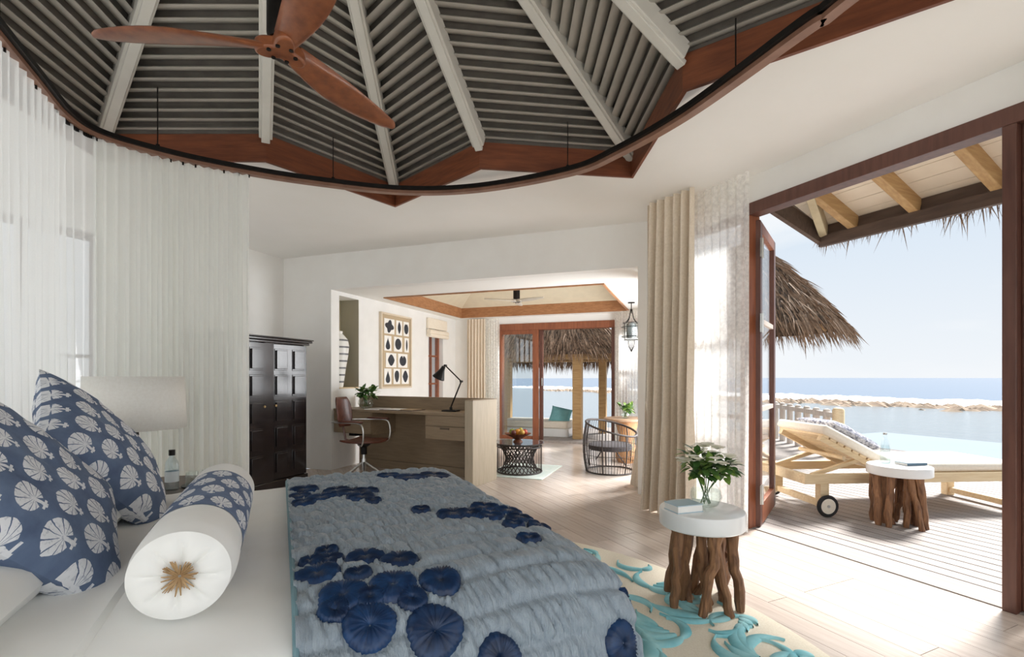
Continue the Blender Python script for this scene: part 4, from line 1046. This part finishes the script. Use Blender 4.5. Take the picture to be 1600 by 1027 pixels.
# =================================================================== BEDROOM: WARDROBE
AP, AQ0, AQ1 = .18, -1.64, -.62
ar = thing('wardrobe', 'black stained wardrobe with panelled doors beside the back wall', 'wardrobe', B(-.36, AQ0), RB)
AW, AD, AH = AQ1-AQ0, AP+.36, 1.50
m = MB(); m.box(0, AD-.03, 0, .03, .08, AH); m.box(0, AD-.03, AW-.03, AW, .08, AH); m.box(0, .02, .03, AW-.03, .08, AH); m.box(.02, AD-.03, .03, AW-.03, .08, .11); m.box(.02, AD-.03, .03, AW-.03, AH-.03, AH)
m.build('body', EBON, ar)
MB().box(-.01, AD+.01, -.02, AW+.02, 0, .09).build('plinth', EBON, ar, bevel=.008)
m = MB(); m.box(-.02, AD+.02, -.03, AW+.03, AH, AH+.025); m.box(-.03, AD+.045, -.05, AW+.05, AH+.025, AH+.05); m.box(-.035, AD+.055, -.06, AW+.06, AH+.05, AH+.065); m.build('cornice', EBON, ar, bevel=.006)
MB().box(AD-.035, AD, AW/2-.06, AW/2+.055, .09, AH).build('centre_stile', EBON, ar)
def wdoor(y0, y1, hinge, ang, side):
    root = bpy.data.objects.new('door', None); COL.objects.link(root); root.parent = ar
    return root
DWid = (AW-.115)/2-.006
for side_, yh, sg, ang in ((0, 0.003, 1, 0), (1, AW-.003, -1, R(-5))):
    d = MB().box(0, .028, 0 if sg > 0 else -DWid, DWid if sg > 0 else 0, .095, AH-.005).build('door', EBON, ar, loc=(AD-.02, yh, 0), rz=ang, bevel=.003)
    for cidx in range(2):
        for ridx in range(5):
            w_ = DWid/2; y0 = (0 if sg > 0 else -DWid)+cidx*w_+.03; z0 = .15+ridx*.268
            pn = MB(); pn.box(.027, .033, y0, y0+w_-.06+.0, z0, z0+.225); pn.box(.031, .050, y0+.016, y0+w_-.076, z0+.016, z0+.209)
            pn.build('raised_panel', EBON, d, bevel=.004)
    MB().lathe([(.008, 0), (.008, .012), (.014, .02), (.012, .03)], 14).xf(Matrix.Translation((.028, (DWid-.03)*sg, .86)) @ Matrix.Rotation(PI/2, 4, 'Y')).build('knob', mat('aged brass', (150, 126, 88), None, .35, .8), d)

# =================================================================== DESK
da = RB+math.atan2(-.30, 2.04)
dk = thing('desk', 'grey brown oak desk with raised back panel dividing the two rooms', 'desk', B(.02, .02), da)
DL, DD = 2.06, .46
MB().box(0, DL-.10, 0, DD-.03, .735, .765).build('desk_top', OAKD, dk, bevel=.003)
MB().box(0.0, DL-.10, DD-.03, DD+.02, .05, .905).build('back_panel', OAKD, dk)
MB().box(0.03, DL-.10, DD-.06, DD-.03, .0, .10).build('plinth', OAKD, dk)
MB().box(DL-.10, DL, -.02, DD+.02, 0, .905).build('end_panel', OAKL, dk, bevel=.003)
MB().box(DL-.105, DL+.003, -.022, DD+.022, .905, .912).build('cap', OAKD, dk)
MB().box(0, DL-.10, DD-.03, DD+.022, .905, .912).build('cap', OAKD, dk)
for x0, x1 in ((.0, .62), (1.42, DL-.105)):
    bx_ = MB().box(x0, x1, .02, DD-.03, .47, .735).build('drawer_case', OAKD, dk)
    dr = MB().box(x0+.006, x1-.006, .0, .02, .475, .615).build('drawer', OAKD, dk, bevel=.003)
    dr2 = MB().box(x0+.006, x1-.006, .0, .02, .621, .733).build('drawer', OAKD, dk, bevel=.003)
    xm = (x0+x1)/2; MB().box(xm-.06, xm+.06, -.006, .004, .585, .605).build('handle', mat('dark brown pull', (92, 76, 58), None, .5), dr)  # drawer pull in plain dark brown
MB().box(.18, .30, .08, .2, .43, .47).build('cable_box', BLACKM, dk)
def dpt(x, y, z): 
    c, s = math.cos(da), math.sin(da); b0 = B(.02, .02); return Vector((b0.x+c*x-s*y, b0.y+s*x+c*y, z))
vase_flowers('leaf_vase', 'round glass bowl of green leaves on the desk', tuple(dpt(.30, .24, .765)), .095, .14, 90, 4, LEAFL, .15, tall=.10, lsz=.085, stems=8)
dp = thing('desk_folder', 'dark leather desk folder lying open on the desk', 'folder', tuple(dpt(.95, .17, .765)), da)
MB().box(-.24, .24, -.13, .13, 0, .006).build('blotter', mat('dark brown leather', (70, 52, 44), None, .5), dp, bevel=.002); MB().box(-.2, .02, -.1, .1, .006, .010).build('paper', PAPER, dp); MB().box(.05, .22, -.09, .09, .006, .014).build('notebook', mat('tan notebook', (176, 150, 118), None, .6), dp)
mg = thing('magazine', 'pale magazine lying on the desk between the bowl and the folder', 'magazine', tuple(dpt(.58, .16, .765)), da+.1); MB().box(-.1, .1, -.13, .13, 0, .008).build('pages', PAPER, mg); MB().box(-.1, .1, -.13, .13, .008, .0095).build('cover', mat('pale grey cover', (206, 204, 200), (180, 178, 176), .5), mg)
dlm = thing('desk_lamp', 'black jointed metal desk lamp with cone shade on the desk', 'lamp', tuple(dpt(1.60, .24, .765)), da+R(8))
MB().box(-.09, .09, -.06, .06, 0, .018).build('lamp_base', BLACKM, dlm, bevel=.006)
MB().tube([(0, 0, .018), (0, 0, .05)], .016, 12).build('swivel', BLACKM, dlm)
j1 = Vector((.13, .0, .34)); j2 = Vector((-.07, 0, .52))
for y in (-.008, .008): MB().tube([(0, y, .05), j1+Vector((0, y, 0))], .005, 6).build('arm', BLACKM, dlm); 
for y in (-.008, .008): MB().tube([j1+Vector((0, y, 0)), j2+Vector((0, y, 0))], .005, 6).build('arm', BLACKM, dlm)
for j in (j1, j2): MB().tube([j+Vector((0, -.02, 0)), j+Vector((0, .02, 0))], .013, 12).build('joint', BLACKM, dlm)
MB().lathe([(.02, .0), (.024, -.03), (.03, -.05), (.068, -.14), (.072, -.15)], 24, capt=False).xf(Matrix.Translation(j2+Vector((-.02, 0, -.01))) @ Matrix.Rotation(R(28), 4, 'Y')).build('lamp_shade', BLACKM, dlm, solid=.003)
# desk chair ----------------------------------------------------------------------
ch = thing('desk_chair', 'chestnut bentwood swivel chair with chrome arms at the desk', 'chair', (-1.64, 5.50, 0), RB+R(2))
hubz = .20
MB().lathe([(.022, .12), (.028, .15), (.028, .24), (.018, .26), (.018, .40)], 16).build('column', STEEL, ch)
MB().lathe([(.034, .30), (.034, .38), (.07, .405), (.07, .42)], 16).build('swivel', BLACKM, ch)
for k_ in range(5):
    a = 2*PI*k_/5+.3; MB().tube([(.02*math.cos(a), .02*math.sin(a), .21), (.31*math.cos(a), .31*math.sin(a), .015)], [.012, .009], 8).build('leg', STEEL, ch)
def seat(a, b):
    x = -.20+.42*a; y = -.21+.42*b; e_ = (abs(2*b-1))**2
    return (x*(1-.10*e_), y*(1-.12*(2*a-1)**2), .432+.02*e_+.012*(2*a-1)**2)
MB().grid(seat, 16, 16).build('seat', LEATH, ch, solid=.02)
def bck(a, b):
    th = -.75+1.5*a; z = .60+.33*b; w = 1-.35*(abs(2*b-1))**3
    return (-.26-.05*b+.12*(1-math.cos(th*w)), .21*math.sin(th*w)*.9, z)
MB().grid(bck, 18, 12).build('backrest', LEATH, ch, solid=.014)
MB().tube([(-.15, 0, .43), (-.24, 0, .46), (-.27, 0, .60), (-.275, 0, .72)], .011, 8).build('back_bracket', LEATH, ch)
for sg in (-1, 1):
    MB().tube(spline([(.06, .19*sg, .43), (.14, .25*sg, .43), (.17, .26*sg, .50), (.16, .26*sg, .62), (.10, .26*sg, .665), (-.1, .255*sg, .665), (-.27, .20*sg, .665), (-.285, .06*sg, .665)], 30), .0085, 8).build('arm_tube', STEEL, ch)
    MB().grid(lambda a, b: (-.12+.27*a, (.235+.045*b)*sg, .682-.03*max(0, a-.75)*4*max(0, a-.75)), 12, 4).build('armrest', LEATH, ch, solid=.018)
# =================================================================== PICTURE AND NICHE VASE
pc = thing('framed_silhouettes', 'framed linen panel with twelve dark seed silhouettes on the white wall', 'picture', B(.0, 1.0, .99), RB)
PWid, PHt = .82, 1.10
for y0, y1, z0, z1 in ((0, .025, 0, PHt), (PWid-.025, PWid, 0, PHt), (.025, PWid-.025, 0, .025), (.025, PWid-.025, PHt-.025, PHt)): MB().box(.0, .045, y0, y1, z0, z1).build('frame_bar', mat('pale frame wood', (226, 212, 190), None, .5), pc)
MB().box(.002, .022, .025, PWid-.025, .025, PHt-.025).build('linen_board', LINENB, pc)
rows = [(.80, .24, ((.09, .26, 0), (.40, .16, 1), (.60, .15, 2))), (.55, .24, ((.09, .18, 3), (.34, .22, 4), (.63, .12, 5))), (.31, .23, ((.13, .27, 6), (.45, .26, 7))), (.06, .25, ((.09, .18, 3), (.33, .17, 8), (.55, .20, 6)))]
def sil(kind, n=36):
    pts = []
    for i in range(n):
        a = 2*PI*i/n; c, s = math.cos(a), math.sin(a)
        if kind == 0: r_ = .42*(1+.22*math.cos(4*a+.8)); p = (r_*c, r_*s)
        elif kind == 1: p = (.28*c*(1-abs(s)**2*.55), .48*s)
        elif kind == 2: r_ = .42*(1-.22*math.exp(-((a-PI/2)/.18)**2)); p = (r_*c, r_*s)
        elif kind == 3: p = (.40*c*(1-s)*.62, .46*s-.02)
        elif kind == 4: p = (.40*c, .45*s*(1 if s > 0 else .95))
        elif kind == 5: p = (.20*c*(1-abs(s)**3*.7), .48*s)
        elif kind == 6: p = (.40*c*(1-.35*abs(s)), .46*s)
        elif kind == 7: r_ = .43*(1-.5*math.exp(-((a-PI/2)/.14)**2)); p = (r_*c, r_*s)
        else: p = (.36*c*(1+.25*s), .44*s)
        pts.append(p)
    return pts
for z0, hgt, cards in rows:
    for y0, w_, kd in cards:
        c_ = MB().box(.022, .030, y0, y0+w_, z0, z0+hgt-.02).build('card', PAPER, pc)
        # PWid axis runs away from the camera
        m = MB(); pts = sil(kd); yc, zc = y0+w_/2, z0+(hgt-.02)/2
        sz = min(w_*1.15, hgt)*.88
        vs = [(.0312, yc+px_*min(w_*.95, hgt*.95), zc+pz_*hgt*.80) for px_, pz_ in pts]+[(.0302, yc+px_*min(w_*.95, hgt*.95), zc+pz_*hgt*.80) for px_, pz_ in pts]; k_ = len(pts)
        m.add(vs, [tuple(range(k_))]+[(i, (i+1) % k_, k_+(i+1) % k_, k_+i) for i in range(k_)]); m.build('silhouette', INK, c_, smooth=False)
nv = thing('striped_vase', 'tall white vase with dark horizontal stripes standing in the wall niche', 'vase', B(-.135, .30, 1.022))
vp = [(.06, 0), (.075, .10), (.095, .25), (.125, .42), (.135, .54), (.12, .62), (.07, .68), (.05, .70), (.055, .73)]
MB().lathe(vp, 32).build('vase_body', mat('white glazed clay', (240, 238, 232), None, .4), nv)
def vr(z):
    for (r0, z0), (r1, z1) in zip(vp, vp[1:]):
        if z0 <= z <= z1: return r0+(r1-r0)*(z-z0)/(z1-z0)
    return .05
for z in (.06, .15, .24, .33, .42, .51, .60): MB().lathe([(vr(z)+.001, z), (vr(z+.012)+.0015, z+.012), (vr(z+.022)+.001, z+.022)], 32, capb=False, capt=False).build('painted_stripe', mat('grey stripe glaze', (96, 96, 100), (130, 130, 132), .4), nv)
# =================================================================== SITTING ROOM THINGS
ctp = Vector((.09, 6.02, 0))
rg2 = thing('small_rug', 'small pale mint rug under the rattan coffee table', 'rug', tuple(ctp+Vector((.02, -.02, 0))), RB)
MB().box(-.36, .36, -.34, .6, .001, .008).build('pile', mat('mint wool', (232, 240, 234), (216, 232, 226), .95, scale=20), rg2)
ct = thing('coffee_table', 'low drum shaped dark rattan coffee table with glass top', 'table', (ctp.x, ctp.y, .008))
CH, CR = .36, .27
MB().lathe([(CR+.025, CH-.012), (CR+.03, CH-.006), (CR+.03, CH)], 40).build('table_top', mat('smoked table top', (72, 70, 72), None, .08), ct)
m = MB()
hr = lambda z: CR-.10*math.sin(PI*min(1, max(0, (CH-z)/CH*.72)))*1.0 if z < CH*.99 else CR
hr = lambda z: CR*(.62+.38*(abs(z/CH-.45)/.55)**1.6)
for sgn in (1, -1):
    for k_ in range(26):
        a0 = 2*PI*k_/26; pts = []
        for i in range(12):
            z = .01+(CH-.025)*i/11; a = a0+sgn*1.1*i/11; pts.append((hr(z)*math.cos(a), hr(z)*math.sin(a), z))
        m.tube(pts, .0055, 5)
m.build('woven_core', RATTAN, ct)
m = MB()
for z in (.012, CH-.018, CH-.05): m.tube([(CR*math.cos(t*PI/20), CR*math.sin(t*PI/20), z) for t in range(40)], .009, 6, True)
m.build('hoop', RATTAN, ct)
m = MB()
for k_ in range(40): a = 2*PI*k_/40; m.tube([(CR*math.cos(a), CR*math.sin(a), .01), (CR*math.cos(a), CR*math.sin(a), CH-.012)], .0028, 5)
m.build('cane_rods', RATTAN, ct)
bwl = thing('fruit_bowl', 'flared copper brown bowl on the coffee table', 'bowl', (ctp.x-.02, ctp.y, .008+CH))
MB().lathe([(.06, 0), (.055, .012), (.035, .03), (.07, .055), (.16, .10), (.165, .105), (.065, .064), (0, .05)], 32, capt=False).build('bowl_shell', mat('copper brown bowl', (126, 74, 48), (96, 54, 34), .4), bwl)
FR = [('green_apple', (140, 156, 62), (-.07, .02), .036, 'green apple at the left of the fruit bowl'), ('orange', (216, 146, 54), (.0, -.03), .038, 'orange at the front of the fruit bowl'), ('lime', (100, 136, 52), (-.02, .05), .032, 'lime at the back of the fruit bowl'),
      ('red_apple', (176, 66, 46), (.085, .0), .035, 'red apple at the right of the fruit bowl'), ('pear', (186, 176, 74), (.035, .045), .036, 'yellow green pear behind the orange'), ('mango', (206, 164, 74), (.05, -.05), .034, 'yellow mango beside the red apple'), ('plum', (112, 58, 52), (-.05, -.05), .032, 'dark plum at the front left of the fruit bowl')]
for nm, cc, (dx, dy), r_, lab in FR:
    f_ = thing(nm, lab, 'fruit', (ctp.x-.02+dx, ctp.y+dy, .008+CH+.086))
    pr = [(.001, .0)]+[(r_*math.sin(PI*t/10)*(1.0 if nm != 'pear' else 1-.03*t), r_*(1-math.cos(PI*t/10))*(1.0 if nm != 'pear' else 1.2)) for t in range(1, 10)]+[(.004, r_*1.9*(1 if nm != 'pear' else 1.25))]
    MB().lathe(pr, 16).build('flesh', mat(nm+' skin', cc, tuple(int(x*.85) for x in cc), .4, scale=12), f_); MB().tube([(0, 0, r_*1.85), (.004, 0, r_*2.2)], .002, 5).build('stem', RATTAN, f_)
# rattan armchair
rc = thing('rattan_armchair', 'round cage backed dark rattan armchair beside the pedestal table', 'chair', (1.20, 6.08, 0), R(-40))
CRr, CHh = .31, .60
def rim(a): return .45+.17*(.5-.5*math.cos(a))**.8
m = MB(); bulge = lambda t: CRr*(.80+.26*math.sin(PI*(.18+.62*t)))
hoops = MB()
frames = MB()
N = 56
for k_ in range(N):
    a = 2*PI*k_/N; top = rim(a); pts = []
    for i in range(9):
        t = i/8; z = .01+(top-.01)*t; r_ = bulge(z/CHh); pts.append((r_*math.cos(a), r_*math.sin(a), z))
    (frames if k_ % 8 == 4 else m).tube(pts, .008 if k_ % 8 == 4 else .0028, 6)
m.build('cane_rods', RATTAN, rc); frames.build('frame_rods', RATTAN, rc)
hoops.tube([(bulge(0)*math.cos(t*PI/24), bulge(0)*math.sin(t*PI/24), .012) for t in range(48)], .010, 6, True)
hoops.tube([(bulge(rim(t*PI/24)/CHh)*math.cos(t*PI/24), bulge(rim(t*PI/24)/CHh)*math.sin(t*PI/24), rim(t*PI/24)) for t in range(48)], .013, 6, True)
for zz in (.12, .22, .33): hoops.tube([(bulge(zz/CHh)*math.cos(t*PI/24), bulge(zz/CHh)*math.sin(t*PI/24), zz) for t in range(48)], .0032, 5, True)
hoops.build('hoop', RATTAN, rc)
MB().lathe([(.24, .27), (.265, .28), (.265, .33), (.23, .345)], 32).build('seat_cushion', mat('charcoal cushion', (62, 58, 60), None, .85), rc)
for a in (.7, 2.3, 3.9, 5.5): MB().tube([(.26*math.cos(a), .26*math.sin(a), .28), (bulge(.1)*math.cos(a+.4), bulge(.1)*math.sin(a+.4), .10)], .008, 6).build('brace', RATTAN, rc)
# pedestal table
pt = thing('pedestal_table', 'round pale wood pedestal table near the bright corner curtain', 'table', (1.56, 6.75, 0))
MB().lathe([(.30, .565), (.31, .572), (.31, .592), (.30, .60)], 44).build('table_top', mat('pale walnut top', (168, 138, 112), (150, 120, 94), .4, scale=5, stretch=(1, 7, 1)), pt)
MB().lathe([(.12, 0), (.15, .05), (.15, .16), (.11, .24), (.10, .36), (.14, .48), (.15, .565)], 28).build('pedestal', mat('carved stump', (196, 148, 100), (160, 114, 74), .6, scale=6, stretch=(5, 5, 1), bump=.3, bdist=.01), pt)
vase_flowers('leaf_vase', 'small white bowl of green leaves on the pedestal table', (1.53, 6.70, .60), .06, .09, 70, 0, PETAL, .13, tall=.09, lsz=.07, stems=8)
# lantern
ln = thing('pendant_lantern', 'hanging glass and iron pendant lantern near the corner curtain', 'lantern', (1.73, 7.2, 1.44))
ZL = H2-1.44
MB().lathe([(.05, ZL-.012), (.05, ZL)], 20).build('ceiling_rose', BLACKM, ln)
MB().tube([(0, 0, .64), (0, 0, ZL-.01)], .006, 6).build('stem', BLACKM, ln)
m = MB()
for k_ in range(4):
    a = PI/2*k_+.5; m.tube(spline([(.012*math.cos(a), .012*math.sin(a), .70), (.03*math.cos(a), .03*math.sin(a), .62), (.05*math.cos(a), .05*math.sin(a), .56), (.11*math.cos(a), .11*math.sin(a), .50)], 12), .006, 6)
    m.tube([(.135*math.cos(a), .135*math.sin(a), .50), (.135*math.cos(a), .135*math.sin(a), .27)], .004, 5)
m.build('scroll_bracket', BLACKM, ln)
m = MB()
for z, r_ in ((.50, .12), (.44, .14), (.30, .14), (.255, .10)): m.tube([(r_*math.cos(t*PI/16), r_*math.sin(t*PI/16), z) for t in range(32)], .005, 5, True)
m.build('hoop', BLACKM, ln)
MB().lathe([(.06, .51), (.13, .44), (.135, .34), (.10, .26), (.06, .24)], 28, capb=False, capt=False).build('glass_globe', VGLASS, ln)
MB().lathe([(.065, .28), (.07, .30), (.07, .48), (.05, .50)], 20).build('candle_sleeve', mat('grey metal sleeve', (92, 98, 100), (120, 126, 126), .4, .4), ln)
m = MB()
for k_ in range(6): a = PI/3*k_; m.tube([(.05*math.cos(a), .05*math.sin(a), .245), (.04*math.cos(a), .04*math.sin(a), .16), (0, 0, .08)], .004, 5)
m.build('drop_cage', BLACKM, ln)
# =================================================================== CABANA OUTSIDE THE SITTING ROOM
cb = thing('thatched_cabana', 'thatched daybed cabana on pale posts outside the sitting room doors', 'cabana', B(0, 0, -.02), RB)
posts = [(2.16, 4.30, .17), (2.46, 5.35, .15), (.62, 4.30, .16), (.36, 5.35, .15)]
for x, y, w_ in posts: MB().box(x-w_/2, x+w_/2, y-w_/2, y+w_/2, 0, 1.66).build('post', PINE, cb, bevel=.006)
MB().box(.2, 2.95, 4.22, 4.38, 1.52, 1.68).build('beam', PINE, cb, bevel=.006); MB().box(.2, 2.95, 5.28, 5.42, 1.50, 1.66).build('beam', PINE, cb, bevel=.006)
MB().beam((2.16, 4.3, 1.62), (2.46, 5.35, 1.62), .12, .14).build('beam', PINE, cb)
rx0, rx1, ry0, ry1, ez, rz_ = -.5, 3.3, 3.95, 5.9, 1.60, 2.75
bm_ = MB(); bm_.add([(rx0, ry0, ez), (rx1, ry0, ez), (rx1, ry1, ez), (rx0, ry1, ez), (1.0, 4.9, rz_), (1.8, 4.9, rz_)], [(0, 1, 5, 4), (1, 2, 5), (2, 3, 4, 5), (3, 0, 4)])
bm_.build('thatch_bed', THATCHD, cb, smooth=False)
m = MB()
for i in range(4200):
    face = rnd.random(); t = math.sqrt(rnd.random()); 
    if face < .62:
        x = rnd.uniform(rx0, rx1); y = ry0; tx_ = min(1.8, max(1.0, x)); 
        p = Vector((tx_+(x-tx_)*t, 4.9+(ry0-4.9)*t, rz_+(ez-rz_)*t)); d = Vector((x-tx_, ry0-4.9, ez-rz_))
    elif face < .85:
        y = rnd.uniform(ry0, ry1); p = Vector((1.8+(rx1-1.8)*t, 4.9+(y-4.9)*t, rz_+(ez-rz_)*t)); d = Vector((rx1-1.8, y-4.9, ez-rz_))
    else:
        x = rnd.uniform(rx0, rx1); t = 1; p = Vector((x, ry1, ez)); d = Vector((0, .2, -1))
    d = d.normalized()+Vector((rnd.gauss(0, .14), rnd.gauss(0, .14), rnd.gauss(0, .08)))
    strand(m, p+Vector((0, 0, rnd.uniform(.01, .04))), d, rnd.uniform(.16, .34) if face < .85 else rnd.uniform(.12, .34), rnd.uniform(.006, .012), .15)
for i in range(700):
    strand(m, (rnd.uniform(rx0, rx1), ry1+rnd.uniform(-.2, .05), ez+rnd.uniform(-.06, .02)), (rnd.gauss(0, .15), rnd.gauss(0, .1), -1), rnd.uniform(.1, .34), rnd.uniform(.006, .012), .1)
o = m.build('thatch', THATCH, cb, smooth=False); o['kind'] = 'stuff'
dbd = thing('daybed', 'white cushioned daybed under the cabana outside', 'daybed', B(0, 0, -.02), RB)
MB().box(.5, 1.95, 4.45, 5.3, .0, .16).build('daybed_base', WTOP, dbd, bevel=.01); MB().box(.5, 1.93, 4.43, 5.28, .16, .30).build('mattress', CUSH, dbd, bevel=.03)
o = pillow_mesh(.42, .34, .16, 24, 2, .06).build('aqua_cushion', AQUA); o.location = B(1.72, 4.72, .39); o.rotation_euler = (R(60), R(12), RB+R(8)); tag(o, 'aqua blue cushion lying on the outdoor daybed', 'cushion')
lv = thing('louvred_screen', 'white louvred privacy screen beside the outdoor daybed', 'screen', B(.18, 3.86, -.02), RB+R(20))
for x in (0, .34): MB().box(x, x+.04, 0, .04, 0, 1.75).build('stile', WTOP, lv)
for i in range(20): MB().box(.04, .34, 0, .012, 0, .07, Matrix.Translation((0, .01, .06+i*.085)) @ Matrix.Rotation(R(-30), 4, 'X')).build('louvre', WTOP, lv)
